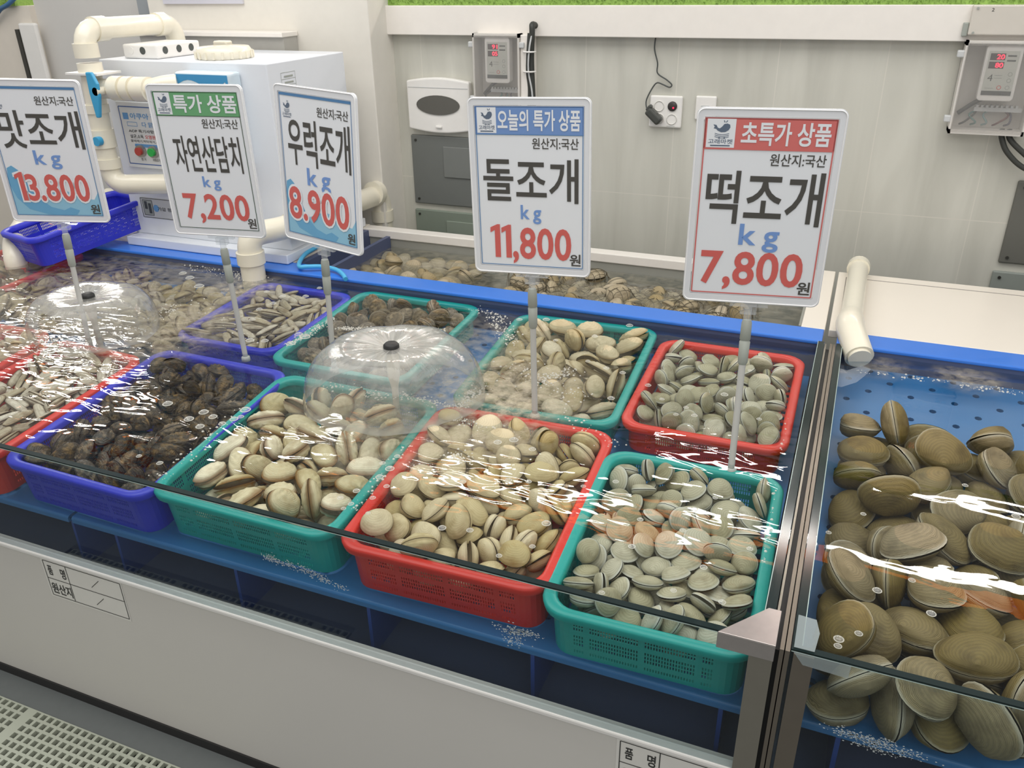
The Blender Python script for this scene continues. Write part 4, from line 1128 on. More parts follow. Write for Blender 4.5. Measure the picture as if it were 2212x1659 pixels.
# settled positions of the shells of each heap (variant, place, turn)
HEAPS = {
    'R1': (
        1,-383,-1768,177,18,0,12,98,2,251,-1785,192,16,99,1,-1,0,-931,-832,166,4,80,60,5,1,-418,-977,176,3,66,-75,-7,2,481,-261,204,82,26,15,49,3,1496,-348,160,99,6,-4,-14,
        2,619,375,188,80,3,-1,-59,1,-785,839,177,88,3,7,47,3,1421,1067,245,19,-31,65,-67,1,-306,-1375,400,3,-24,-95,-18,2,169,-1302,199,17,67,72,-6,1,-286,-760,481,20,54,-82,-6,
        2,159,-732,188,91,3,0,40,3,1386,-1305,188,6,95,24,21,0,-1399,-251,468,11,35,-92,-9,1,-524,-311,595,75,-22,-28,-55,2,44,-165,480,15,97,8,-19,3,1233,-403,410,59,1,-27,76,
        0,-1292,517,265,95,-17,10,-26,1,-784,217,431,34,-13,15,92,3,1430,146,475,20,49,85,1,0,-1433,1013,478,10,-77,63,-5,3,1427,636,254,62,30,24,-69,3,1033,1736,504,51,68,-51,-11,
        0,-1416,-1359,323,94,-7,19,-27,1,-564,-1471,687,91,32,-4,-27,2,317,-1599,599,60,-57,50,-24,0,-897,-1097,463,5,-97,-17,-15,1,-15,-641,718,95,-12,27,-6,2,122,-1071,512,1,-65,74,-16,
        0,-821,-508,427,30,93,-17,-14,1,-599,-100,880,5,54,-82,15,3,1477,-827,526,29,38,-12,-87,0,-1027,625,537,12,31,-94,-1,1,-318,288,559,32,82,-31,-35,2,112,305,202,7,93,-33,15,
        3,1214,492,586,43,16,89,-2,1,-555,1219,370,40,-1,-91,3,2,251,805,188,34,5,8,94,3,1457,943,677,14,96,9,24,0,-830,1756,496,10,16,97,13,1,41,1820,790,11,86,-16,-47,
        2,813,1345,502,31,-12,-13,-93,1,-891,-1797,412,72,41,-31,46,2,-127,-1781,545,0,-95,-29,-14,3,820,-1799,609,16,89,-34,25,0,-1420,-829,503,16,45,-87,-8,1,-632,-913,817,31,56,76,13,
        2,593,-1327,536,75,58,-21,-24,3,832,-954,559,39,-71,43,-40,0,-1052,-191,673,97,-10,19,-7,1,6,-71,850,9,-12,-98,10,2,1039,107,621,20,23,76,58,3,1150,-564,672,16,-95,-20,-16,
        0,-847,399,783,85,-2,14,-51,1,-516,767,708,88,-39,25,12,2,426,118,517,2,-18,-26,-95,3,717,518,543,13,98,6,14,0,-1011,1048,686,21,61,71,-29,1,-93,1089,494,5,-96,27,7,
        2,437,923,519,3,-96,-28,8,3,1256,1281,473,66,46,58,-13,1,-642,1687,856,87,23,-10,43,2,674,1738,244,36,46,-64,-49,3,1407,1919,731,69,70,9,-14,0,-1186,-1361,642,11,24,93,26,
        1,-471,-1869,839,4,27,-57,-77,3,1151,-1625,471,75,14,-42,-49,0,-1113,-821,724,24,79,-54,-12,2,462,-736,528,70,21,-62,-29,3,1176,-1112,667,43,40,-51,-62,2,739,-269,551,16,94,28,11,
        3,1471,-233,812,30,-23,-81,44,0,-1455,260,587,6,70,-70,13,1,0,479,597,55,44,-71,-7,2,389,505,786,70,-7,-18,69,3,909,583,882,95,8,12,26,0,-1477,712,762,65,0,5,76,
        1,-210,1347,860,93,36,-9,-3,2,330,1322,701,20,87,-44,11,3,905,975,721,45,23,-39,77,0,-1226,1519,676,48,6,27,-83,2,472,1816,721,60,-3,65,-47,3,1432,1593,690,16,-35,-50,-78,
        0,-1462,-1553,862,96,18,-1,23,3,1190,-1597,890,97,17,-11,-16,1,-80,-1101,878,77,34,1,-53,3,1536,-1363,652,5,-69,57,-44,0,-1501,-390,819,9,-72,68,0,0,-1505,1177,874,22,-16,-90,33,
        2,132,931,844,16,-6,88,44,0,-1511,1810,896,14,74,-65,13,2,722,1570,895,31,-74,-5,59),
    'T1': (
        1,-205,-1674,216,62,5,-8,-78,0,1491,-1414,192,97,16,-1,-18,1,-1540,-415,220,70,-2,5,72,2,-802,-437,203,9,55,82,11,0,874,-649,193,9,84,53,4,2,-1540,719,205,4,84,-54,-7,
        0,-425,507,192,90,16,-5,-41,1,467,804,216,10,61,-78,-9,0,-1627,1493,246,56,-54,42,-46,1,-726,-1140,255,71,13,19,-67,2,-649,-1736,413,26,-58,9,76,0,305,-1785,542,6,-100,-2,-4,
        0,-238,-634,192,15,89,44,5,1,352,-725,265,14,74,-63,21,1,-526,335,553,9,44,78,43,2,168,313,330,31,-52,77,20,2,-99,823,343,15,80,44,-37,1,1539,1202,230,5,-70,-71,-8,
        2,-1127,-1650,269,61,42,14,65,0,-169,-1137,307,59,68,44,-6,1,316,-1277,627,100,-6,-7,3,2,841,-1704,251,65,69,16,28,0,-1558,-1079,445,61,-14,-8,78,1,-357,-158,310,11,75,-54,37,
        2,210,-258,383,59,64,-47,14,0,1485,-21,620,97,-4,4,23,1,-1129,471,516,32,75,52,-25,2,-696,-133,685,51,18,54,64,0,469,55,641,30,1,-11,95,1,659,72,243,16,-72,68,3,
        1,116,1368,280,22,4,-14,97,1,-26,-790,670,12,36,-92,0,2,659,-839,663,10,-38,-90,18,0,915,-1203,266,2,38,-75,-54,1,-1598,97,508,50,12,-85,-9,2,-1142,-248,489,63,-15,-26,71,
        0,905,-366,530,7,-16,32,93,1,1527,-563,604,34,-14,-6,-93,2,-1504,746,637,36,10,-41,-83,1,933,214,820,7,-60,-41,-68,2,1256,486,527,7,72,-57,-38,1,-736,1745,671,69,19,-70,4,
        2,925,1068,466,95,25,11,17,0,856,1840,561,57,82,5,-3,2,-678,-1367,680,17,-22,90,-33,0,-179,-1673,695,12,-63,74,-21,1,1578,-1200,631,75,-11,20,63,2,-1517,-448,703,90,11,-20,38,
        0,-999,-778,689,49,25,4,84,2,798,685,756,87,24,-30,32,0,1668,663,613,68,25,53,44,1,-1593,1244,709,29,26,-87,-31,2,-746,916,567,17,-98,3,2,0,164,1028,640,38,92,7,-2,
        2,-1260,-1360,795,15,66,73,2,1,732,-1676,842,84,17,46,25,1,-82,-156,783,25,58,77,11,0,-43,469,824,24,97,-6,-5,1,1457,1098,800,81,-4,-40,-44,2,-1012,1328,672,77,-41,27,41,
        0,-449,1292,692,87,-20,39,24,1,535,1440,619,41,77,-48,7,2,1049,1378,894,51,15,-39,-75,0,1101,-1324,767,63,3,-70,33,2,-556,-768,688,58,15,-76,-25,2,108,1824,732,12,85,2,51,
        0,76,1396,864,50,70,-20,47),
    'T2': (
        1,-1006,-1205,119,40,-1,-6,-91,0,-598,-1676,294,19,37,89,17,1,-106,-1666,351,2,7,0,100,2,440,-1621,123,2,-33,94,4,3,523,-1065,323,12,65,-73,-17,1,1048,-715,127,8,86,-49,7,
        1,-177,568,370,15,-75,64,10,3,313,1313,396,4,-52,-84,-16,3,-354,-1695,565,98,10,-2,-19,0,42,-1310,350,69,-33,-14,-63,0,-402,-1263,344,9,98,15,-11,1,27,-958,487,4,-9,-26,96,
        2,809,-892,400,31,-17,-4,-93,3,1169,-1245,267,1,2,1,100,0,-1174,-232,588,3,-71,-69,-15,1,-595,-420,311,5,-2,-100,2,3,365,-191,367,70,1,-23,-67,0,873,-458,329,60,4,-9,80,
        1,-1161,52,433,77,15,-3,62,1,1162,-67,366,84,-12,-34,-40,2,-1266,499,404,26,71,-10,-64,3,-639,574,502,1,-98,-22,5,0,-424,1306,483,90,11,0,-43,1,-59,1303,459,72,-35,55,-22,
        2,769,1217,352,97,13,4,20,1,-472,1660,323,96,9,-21,-16,3,857,1654,333,100,6,1,2,3,273,-1665,410,7,-28,10,-95,0,541,-1707,559,7,1,6,-100,3,-572,-899,395,11,89,-43,7,
        0,-216,-1234,585,9,74,-66,-4,1,448,-758,545,12,94,-32,4,2,1216,-892,414,19,93,4,30,3,-1187,-581,611,75,24,-31,52,0,-889,-570,455,25,-47,84,4,1,-288,-246,446,18,36,-91,-13,
        3,1167,-470,504,20,-53,-79,-23,0,-1229,150,726,94,-9,19,27,1,-754,-43,517,51,8,-6,86,2,378,259,373,13,95,-8,-29,1,-1002,521,475,49,47,-69,-25,2,-441,622,696,10,85,45,-26,
        3,-22,486,557,1,94,-26,-21,0,831,839,394,14,-29,-92,-20,1,1221,952,211,4,-24,95,-19,3,-636,1030,588,47,11,-6,-88,0,264,1327,628,3,-93,-33,-14,1,743,1253,617,10,-96,-26,-1,
        2,1172,1128,414,99,-4,5,8,1,-221,1744,690,18,-94,13,-26,0,-1062,-1588,698,24,95,-17,7,1,-877,-1515,418,86,-42,-26,11,2,280,-1326,575,25,83,-49,-3,3,618,-1404,695,20,17,22,94,
        1,-1156,-1263,481,49,-1,-1,87,2,-493,-725,564,13,5,-97,20,3,-170,-989,747,10,0,-27,-96,0,229,-721,764,81,-23,-2,53,1,963,-806,602,5,0,-98,19,2,-1268,-666,827,25,-83,-44,-23,
        3,-705,-386,684,89,3,12,43,0,-140,-480,623,4,-100,4,-7,1,327,-245,619,1,-41,91,-10,2,694,-427,570,96,-9,-3,26,3,-903,25,789,16,35,-90,-22,0,-452,204,694,8,92,-35,-13,
        1,-33,-15,582,16,45,-86,-15,2,691,-19,379,67,41,-59,-19,3,1152,285,719,7,19,-98,-2,0,-828,404,737,15,13,-93,-32,1,-169,833,694,61,78,-13,-7,3,731,779,617,15,-73,67,5,
        1,-1185,903,647,0,-35,84,42,2,-813,794,722,85,7,-39,34,3,132,1377,822,97,7,-23,8,1,1195,1114,663,13,83,-51,-18,2,-959,1467,641,49,-32,-78,-23,3,-758,1651,400,37,48,78,17,
        0,-479,1748,796,36,19,88,24,1,582,1691,540,5,15,-99,-7,3,-1214,-1408,818,1,-8,36,93,0,-657,-1626,794,17,44,-83,-31,1,65,-1740,735,5,-87,-5,-49,2,752,-1136,721,26,11,-85,44,
        3,992,-1729,729,96,0,-20,18,0,-1212,-986,647,20,67,70,-13,1,-598,-1199,658,17,-35,-15,91,3,679,-764,777,94,-10,-5,34,0,1038,-1224,552,6,-83,35,-44,2,-430,-234,788,33,-32,-89,-1,
        3,-12,-111,814,1,-53,82,20,1,1210,-616,766,18,90,38,4,0,259,214,684,96,13,16,17,1,758,281,613,5,36,-93,3,2,1243,-103,758,24,-96,13,-2,1,248,955,632,51,86,-1,-5,
        3,1204,731,602,58,-31,25,71,1,-738,1190,787,21,72,-58,31,2,-206,1141,706,92,34,-19,3,1,-1242,1364,801,49,-73,45,-17,2,-795,1772,798,62,14,-77,-2,0,577,1622,776,93,14,8,34,
        2,-870,-1278,731,77,19,-61,9,1,364,-1704,795,12,78,47,39,3,-810,-866,696,32,27,90,14,3,1255,-1087,836,92,-18,-24,-24,0,915,-345,787,13,1,33,94,2,54,560,836,61,8,44,-66,
        3,432,92,821,20,-34,-91,-15,0,425,556,821,27,84,-27,-39,3,1325,1309,839,69,11,57,42,0,-1211,1761,691,40,88,23,-7,2,172,1791,832,29,21,47,81,0,1333,1767,815,3,-66,7,-75,
        3,242,-1145,761,76,-13,-22,-60,3,796,-92,837,56,63,43,-32),
    'B1': (
        1,1458,-1054,441,88,2,-5,-48,2,-267,1463,176,34,16,67,64,1,-731,-1922,447,84,22,-32,38,2,296,-1493,193,11,-70,-71,5,2,-237,-1188,523,58,50,-24,-60,1,1140,-1258,502,22,-11,74,63,
        0,-542,-698,400,31,83,-47,-7,1,27,-513,445,90,-8,-19,37,1,-790,1416,297,81,15,53,19,0,-103,1639,538,1,80,53,28,2,1169,1948,457,11,95,-23,-17,2,-571,-1232,436,33,-69,59,-26,
        0,380,-933,475,9,-87,43,23,1,1250,-931,775,48,-77,-22,36,2,-1168,3,425,14,-2,79,-60,0,-329,-350,426,93,-25,3,26,2,1080,-500,220,25,13,77,-57,1,-240,550,387,37,74,56,-2,
        2,686,926,391,75,59,31,-1,2,-444,1342,509,92,-34,12,-17,1,1400,688,444,10,-19,-23,95,2,-1450,1605,459,97,-10,10,19,1,201,1529,663,44,65,-14,-60,2,1426,1612,442,1,3,-38,-92,
        1,-909,-1707,735,18,48,-69,-51,1,-1438,-697,553,14,-20,-94,-23,2,-520,-975,738,70,6,20,68,0,436,-1298,598,71,42,-7,57,0,-138,-764,641,11,98,-11,10,1,439,-519,448,38,67,-24,-59,
        2,1086,-234,490,22,-97,2,2,1,-264,151,744,99,2,5,-16,2,11,151,372,2,-59,80,10,0,1561,184,485,58,39,27,66,2,-682,1019,455,56,48,8,-67,1,1097,1053,416,57,20,-65,-47,
        2,-1182,1935,797,68,-60,-8,43,0,-678,2004,437,12,-22,-73,-63,1,64,2031,772,1,11,97,-20,1,-25,-1566,510,69,39,25,-55,1,-1220,-974,707,3,-75,-44,-49,2,133,-1114,769,7,-71,-69,-13,
        0,797,-1117,609,20,89,-15,39,1,941,-752,471,6,42,90,-11,2,-1125,-177,764,36,-90,16,19,1,-194,-245,722,94,32,-5,-9,2,1265,-33,724,74,65,2,-15,0,-1444,591,636,39,-90,-1,-21,
        1,-846,121,733,43,0,-8,90,2,426,317,496,75,58,-32,3,0,894,521,510,1,31,-91,-28,1,-1213,1272,401,36,2,81,47,2,-898,617,597,52,16,-77,-32,1,1468,1152,517,89,1,12,-45,
        2,-1069,1602,659,20,76,-11,61,0,-419,1988,685,7,-94,29,16,1,785,1772,468,80,27,-9,-53,0,-1167,-1913,429,71,53,-38,-26,1,-37,-1951,609,90,-2,34,-26,2,792,-1519,506,39,-2,-37,84,
        1,-1532,-1174,625,63,15,19,73,0,719,-800,714,39,2,91,15,1,1404,-1577,599,43,-89,-4,-14,0,-506,-516,704,5,-100,-4,-3,1,647,-51,603,52,-2,-32,-79,2,1553,-367,556,59,-16,79,-4,
        0,-1574,151,624,57,14,-33,74,1,101,734,481,46,59,-60,-28,2,599,682,723,41,-45,-61,51,0,1223,350,686,16,93,-32,-6,1,-1558,1084,575,60,-48,19,-61,2,-280,979,515,30,-91,-28,6,
        0,832,1273,561,44,86,21,16,1,1429,861,757,26,95,13,8,2,-1595,1864,753,55,52,47,45,1,581,1572,678,13,-67,62,39,0,-1608,-1729,675,20,-73,-36,54,2,330,-1739,510,46,16,-59,64,
        1,-1221,-1452,758,60,-31,-61,41,1,1178,-539,782,1,44,-89,12,2,-1047,-572,743,11,12,98,-10,1,819,-375,757,55,73,21,36,0,-1289,220,787,90,15,17,-37,1,-506,564,748,80,-46,-2,38,
        1,-1065,987,730,10,5,-52,84,0,368,1077,552,59,16,20,-76,1,1139,1204,780,18,79,55,22,0,-766,1700,515,30,15,94,3,0,-1312,-1968,748,65,-8,23,72,2,574,-1992,613,4,-28,-25,-93,
        0,1302,-2034,670,16,14,3,-98,2,-91,530,777,17,-64,-67,34,2,-766,1318,797,79,11,32,52,2,628,-1683,786,14,7,66,73,0,1123,-1767,741,15,-20,73,63,2,-503,-1477,745,25,-69,65,21,
        1,280,-55,736,36,65,-62,26,0,10,1203,764,51,41,73,-20),
    'RL': (
        0,-420,1796,232,6,80,-59,-8,1,651,1064,196,96,27,-1,3,1,505,-371,315,59,7,27,76,1,-36,-123,229,6,0,24,97,0,-91,-713,401,58,17,13,78,1,1111,-941,327,42,-53,57,-46,
        0,176,-522,371,95,-3,-3,-32,1,736,-419,249,62,7,8,77,0,900,593,313,4,26,96,13,1,805,-867,362,15,40,-89,-17,1,378,734,417,71,-2,10,-70,0,366,-28,390,12,-11,-54,-83,
        0,-234,1207,316,43,9,10,90,0,-77,-164,406,5,12,99,4,1,663,-727,518,67,3,13,73,0,-975,962,363,28,12,8,95,1,-50,80,280,19,-98,5,-2,0,792,213,340,4,-39,-91,15,
        0,299,-891,343,13,90,-40,-4,1,-291,774,401,2,-83,-55,-6,0,227,1623,357,14,92,36,-6,0,298,-916,508,56,2,-1,-83,1,933,-183,268,69,60,10,-38,0,-911,191,346,0,-20,-2,-98,
        1,334,133,423,11,-11,-57,-80,0,1005,315,385,34,-88,22,-25,1,291,1395,414,8,37,-92,11,0,114,-365,509,7,99,-10,-5,1,150,577,426,70,16,11,69,0,-101,1344,326,46,22,47,72,
        1,606,1200,465,7,18,-40,90,1,1161,-431,472,79,-23,-21,53,0,-528,374,418,86,11,1,-50,0,774,885,383,91,-25,7,-31,1,-1033,1449,272,35,85,39,8,0,-279,1450,463,90,7,-18,-39,
        1,-118,344,471,78,22,5,59,0,1044,1096,327,26,17,-95,-1,1,-637,1237,387,75,-5,-5,66,0,-51,1664,277,21,-78,59,9,1,716,1781,228,1,50,86,10,1,804,-314,393,96,-8,14,-24,
        1,553,449,476,93,21,12,28,1,-471,931,401,82,2,-6,57,0,92,1871,482,5,-18,-98,-10,0,983,-1416,388,65,30,-27,-64,1,-920,-268,508,20,38,-69,-58,0,-406,-168,525,9,64,-76,-7,
        0,-1088,541,455,25,-42,-70,52,1,-1213,1591,531,28,57,-52,-57,0,-166,1665,455,11,92,-35,12,1,656,1721,394,0,-86,48,15,0,826,-1475,508,19,-74,-64,12,0,-273,-685,526,2,-72,67,16,
        0,-871,560,429,20,-84,50,-6,0,797,382,499,4,-87,-50,-2,1,-1000,1199,421,84,-39,38,-1,1,950,1640,415,73,53,-26,-35,1,-790,1620,413,31,85,43,1,1,1003,1319,459,13,-94,31,-5,
        0,72,-949,514,14,-57,77,-25,1,1043,-17,536,24,50,81,17,0,-929,946,538,42,86,-26,-13,1,-613,1863,532,19,14,-89,-40),
    'RB0': (
        1,1005,631,544,10,-13,-95,-28,1,539,1358,341,42,-13,-44,-78,0,861,1162,547,37,88,-5,-29,1,1195,1375,638,89,31,3,-34,2,1293,966,644,5,-23,46,85),
    'B2': (
        0,-1180,-1070,76,1,2,99,10,0,741,572,216,3,-1,1,100,0,539,-800,202,57,33,57,49,0,-1133,756,198,36,-81,46,3,1,490,814,356,0,-89,-46,-5,1,-626,-1123,233,99,-12,-3,-7,
        0,-313,-332,266,66,17,-2,73,1,-114,583,248,7,-89,-45,-2,0,537,372,187,15,2,98,8,0,544,-296,166,3,-90,39,18,1,1,814,428,7,28,92,28,0,689,-1343,273,80,5,19,57,
        0,113,-624,223,2,-17,98,-12,1,858,-80,298,2,31,-93,-19,0,1194,663,318,34,-79,43,-27,1,-482,1500,378,33,14,-3,-93,1,1203,980,226,43,16,7,88,1,376,-1520,292,24,38,-56,-70,
        1,-1124,-850,436,64,69,22,26,0,46,-857,269,79,-60,-3,13,1,-471,135,308,5,10,-93,36,0,767,885,267,15,-27,78,54,1,-1199,1108,307,16,24,95,14,0,43,1010,337,12,-9,11,98,
        1,659,1512,277,49,47,-64,-37,0,-90,-726,365,6,99,14,3,1,1241,-838,185,24,11,-25,-93,0,-966,721,314,7,88,46,-5,1,-373,363,370,10,3,-6,-99,0,762,653,372,2,-26,96,7,
        1,-1113,-597,407,8,94,33,0,0,-148,-528,335,14,-4,-3,-99,1,-228,-341,412,11,15,-96,-20,0,1194,292,372,81,29,-19,-48,0,123,1473,297,93,29,20,3,0,-1001,-1066,356,94,-32,-9,0,
        0,877,-1393,375,33,81,-44,-19,1,-824,-799,397,44,-2,-34,-83,0,138,-383,432,6,98,11,-12,1,1122,-850,368,28,19,-2,-94,1,-401,899,325,85,9,-5,-52,0,703,228,376,2,-85,-52,-9,
        1,-1124,1496,351,53,-78,-20,28,1,-1238,-301,406,18,82,54,0,0,98,-1031,388,12,11,-1,99,1,928,-588,387,98,13,-13,6,1,-73,217,412,40,91,11,-1,0,194,472,396,7,21,92,32,
        1,-790,1523,293,79,16,37,-46,0,435,1369,374,27,56,-77,-14,1,838,1363,323,9,-69,72,-1,1,-221,-1459,398,36,1,-1,93,0,1101,-1425,365,24,-39,-55,70,1,-783,-216,374,89,20,1,-41,
        0,-194,-1142,364,16,6,19,97,1,507,-699,400,6,-63,77,-6,0,-1081,242,366,13,-41,87,-25,1,398,-51,404,78,-11,-7,-61,0,1060,-286,413,31,6,3,95,1,-751,1212,425,21,92,-33,0,
        0,-233,1243,417,3,-11,-94,-31,0,-1257,-1448,441,56,-9,-31,-76,1,226,-1448,353,56,16,-59,-55,0,808,-989,359,39,36,81,23,1,-548,748,414,21,88,-42,-6),
    'T3': (
        1,-662,-1519,198,18,88,-40,-16,0,-1299,486,152,1,35,-94,-5,0,878,293,152,0,-1,100,5,0,-797,963,158,88,6,-5,46,1,-263,-1437,307,91,-10,33,-23,1,1472,-1779,611,60,-4,20,77,
        0,-773,-958,260,70,-8,-11,70,1,-17,-842,503,78,13,-37,-49,0,1444,-1196,433,11,77,63,-3,1,-1026,-599,445,2,3,-89,45,0,-243,-318,342,4,-21,96,20,1,462,-653,461,95,7,-28,13,
        2,486,551,339,92,-21,21,-27,0,1052,349,461,5,10,98,17,1,1530,163,623,57,-49,60,-28,0,1444,775,446,60,-3,-12,-79,1,-1404,1804,520,95,24,-20,-6,0,38,1794,376,98,1,-9,-19,
        1,483,1361,446,3,-82,44,37,1,-868,-1861,464,22,-27,75,57,2,299,-1368,407,59,3,32,-74,0,-1087,-1402,491,3,-5,-16,-98,1,-409,-670,577,62,-28,64,-35,2,690,-1102,394,2,-69,68,25,
        0,966,-754,373,2,-5,98,20,2,-720,-307,521,27,92,22,-21,0,201,-218,486,87,22,18,-39,0,-1376,8,508,34,-62,-71,-1,1,-957,420,597,30,4,-88,-37,0,522,98,288,43,-46,-13,77,
        0,-583,885,527,50,-76,-37,21,1,-72,866,537,62,23,-16,74,0,1444,1269,219,36,-6,48,80,1,-950,1467,524,15,-73,48,46,2,-431,1577,445,9,28,-79,54,0,-36,1374,531,12,-61,-78,-4,
        1,693,1803,597,15,44,34,82,2,-23,-1840,413,16,-27,-92,-23,0,480,-1891,377,39,32,-72,48,2,-1480,-1328,381,9,24,-5,96,0,-690,-1106,541,8,-54,-83,-9,2,1027,-1045,523,18,-93,-31,6,
        0,1445,-755,497,25,13,45,85,2,1494,-332,370,5,-92,-12,-37,0,-1468,395,543,42,-53,54,50,1,-536,163,503,78,4,22,-58,2,-108,400,345,47,-13,6,87,0,643,407,628,95,29,-12,-1,
        2,-1383,1198,386,71,23,-3,-67,2,567,868,484,17,9,38,90,2,-723,1839,490,59,23,69,36,0,-324,1857,585,63,-32,30,64,1,1022,1421,580,31,8,63,-71,2,1146,1825,479,93,27,-5,25,
        0,951,-1795,453,11,83,55,4,2,-1471,-855,444,7,49,-86,-7,2,835,-1434,535,4,10,-42,-90,2,1185,-336,528,57,-49,-40,52,2,224,201,402,24,33,-70,-59,0,995,729,646,14,10,50,85,
        2,-1531,1055,606,86,36,-31,-18,2,849,1069,457,5,-21,-68,-70,2,-646,1248,460,61,71,34,7,2,1478,1573,480,6,15,35,-92,2,-17,-1531,647,45,86,18,15,0,390,-1597,657,15,75,63,11,
        2,-1125,-979,538,48,73,-16,-46),
    'T4': (
        1,-209,-1468,219,16,99,3,-6,2,881,-1827,203,52,9,-11,-84,2,863,-946,206,0,43,-90,-7,1,123,-264,216,9,98,18,3,2,1416,57,266,29,-56,64,-44,1,-64,585,218,55,2,3,84,
        2,921,811,204,95,12,-1,-27,0,-803,1993,194,17,95,25,8,1,385,1862,220,2,-44,90,0,1,236,-1097,340,28,40,-34,80,0,-901,-989,193,18,4,-9,-98,1,-125,-539,606,97,8,-12,-17,
        2,1331,-1115,217,41,6,-27,-87,0,-972,307,529,7,21,-97,12,2,874,298,257,29,-94,-15,-8,0,-642,718,193,91,8,6,40,1,207,1201,216,11,97,19,4,2,1356,1085,305,36,-31,0,88,
        1,-202,1845,244,17,-51,84,-1,0,-886,-1505,257,96,-7,20,16,1,-200,-1967,319,29,-29,-76,-50,0,-1360,-1045,485,50,15,4,85,1,453,-634,332,62,16,54,-55,2,682,-1347,513,65,8,-9,75,
        0,-857,-317,245,6,-3,-70,71,1,-146,96,554,37,62,26,65,2,880,-288,268,20,-22,-87,39,0,-955,919,507,37,-45,79,-18,1,-454,709,589,13,77,-61,-11,2,1331,1472,571,24,-1,96,12,
        1,-440,1329,300,10,39,41,82,2,1346,1997,622,3,25,-11,-96,0,-1259,-1960,512,2,14,4,-99,1,-414,-1287,592,90,-11,-25,-35,0,-644,-759,537,83,-23,-33,-39,2,1041,-766,594,23,68,-67,-21,
        0,-1026,-553,623,29,90,-2,33,1,314,149,475,70,-39,7,-59,2,1397,341,632,72,-9,-23,-65,0,-1407,640,453,22,-72,64,14,2,482,643,443,13,41,80,-43,0,-1366,1444,529,28,88,-29,-26,
        1,181,1947,644,97,15,-5,16,1,157,-1455,672,54,20,41,-70,2,1475,-506,582,58,-35,71,-19,0,-1433,-239,572,3,70,-69,17,2,944,-29,616,13,-17,-92,34,2,935,868,642,1,-90,44,-6,
        0,-1209,1960,537,9,5,-99,-11,1,-76,1458,603,72,60,-27,-23,2,585,1495,562,16,-98,7,-8,0,-778,-1615,676,31,6,-71,63,1,486,-1949,590,9,-99,9,11,0,-532,1970,634,10,12,-99,-6,
        0,-774,-109,608,7,-3,-66,-75,0,-1023,1557,699,35,85,0,-40),
    'R2': (
        1,-332,-1606,196,31,-62,72,-6,1,83,-1651,353,6,-97,-11,19,2,-89,-1253,305,23,-19,12,95,3,-234,-818,184,32,-63,71,-1,0,-85,-195,299,3,-22,-94,-26,1,153,589,360,18,13,97,-7,
        1,-237,1170,315,17,-84,-51,5,3,639,1299,340,81,12,23,-53,3,-814,-1523,112,0,35,-93,-12,0,212,-1393,538,15,-33,-93,-12,1,609,-1649,400,88,14,29,36,2,838,-1508,122,0,48,-88,-3,
        3,-1199,-1272,300,97,22,11,2,1,73,-974,456,22,-1,-14,-97,2,518,-1084,415,29,29,-87,-28,0,-1220,-310,335,16,71,-69,-7,1,-831,-518,455,92,9,-25,28,2,-144,-490,435,92,5,-1,-39,
        3,-159,-36,584,69,21,-9,-69,3,-1222,1189,250,42,23,-23,85,0,-628,932,375,50,-27,2,82,1,236,1042,350,12,7,1,99,3,964,1111,502,63,36,-66,-21,0,-990,1670,523,9,-93,-29,19,
        1,-587,1442,356,62,8,16,76,3,487,1675,545,4,97,-25,3,3,214,-1689,638,7,-78,-54,-30,0,759,-1686,610,21,74,-37,-52,2,-1317,-1366,569,17,-86,-43,20,0,250,-692,533,85,-42,30,-7,
        1,832,-1226,375,74,-20,23,-60,3,-1211,-800,374,1,-94,33,7,0,-597,-661,661,4,-65,65,40,1,-364,-356,625,97,12,-16,12,3,1263,-681,580,56,-8,1,82,0,-1116,-158,524,51,-31,-9,-80,
        1,-592,-76,478,7,37,-92,-14,3,229,-151,601,72,64,26,6,0,1030,-159,455,66,-8,-15,73,1,-849,570,203,6,24,-23,94,3,-272,491,531,7,6,-21,-97,1,960,373,381,83,2,-8,55,
        2,-1283,1341,578,20,69,-66,23,3,-888,1060,433,49,-43,13,75,0,96,782,576,50,-16,-3,85,1,460,1143,594,28,45,85,4,0,-402,1496,529,20,8,-98,-6,1,42,1656,580,41,-16,2,90,
        2,811,1727,669,91,6,33,26,3,1249,1687,572,14,31,91,-22,1,-348,-1455,575,19,-52,-69,-47,1,-1312,-1008,690,43,81,-31,-25,2,-326,-1151,635,83,38,26,-30,0,874,-905,640,81,55,-9,20,
        1,1250,-1063,626,68,44,29,-51,2,-1110,-700,582,75,-2,0,-66,1,504,-407,509,97,12,23,-1,2,1299,-356,675,48,-19,-32,-80,2,689,-48,630,70,30,43,49,0,-978,194,422,10,68,61,-39,
        1,-696,471,531,1,-83,47,-29,3,449,279,526,71,1,0,-70,0,1043,221,626,85,53,5,-2,1,-1297,953,467,10,-43,24,-87,2,-956,1272,529,55,56,62,-4,3,-52,1181,637,69,-17,-70,7,
        0,204,1182,690,68,13,-48,-53,1,1249,717,637,18,89,21,-36,1,769,1399,709,62,77,11,-11,3,-983,-1471,507,57,-19,-76,26,0,-333,-1764,488,35,-12,73,57,2,536,-1244,678,29,28,-90,-17,
        3,1308,-1685,701,76,29,-13,-56,1,-743,-1285,658,88,32,22,29,0,1263,-1333,590,46,55,40,-57,3,-118,-754,707,51,18,-79,-29,0,506,-732,696,12,59,13,79,1,815,-524,578,13,-68,-72,0,
        2,-1316,168,621,7,41,61,67,2,1369,-13,688,69,1,66,31,3,-1219,534,566,38,53,-73,-22,0,-886,690,601,22,78,-38,45,2,498,722,552,21,53,-82,3,3,848,518,685,84,27,-24,41,
        1,-385,1023,574,58,-14,4,-80,0,1276,1034,695,22,4,-66,-72,1,-1303,1709,668,89,-3,-45,-7,0,-674,-1605,634,45,59,-41,53,1,860,-1245,672,7,-89,12,43),
    'LB': (
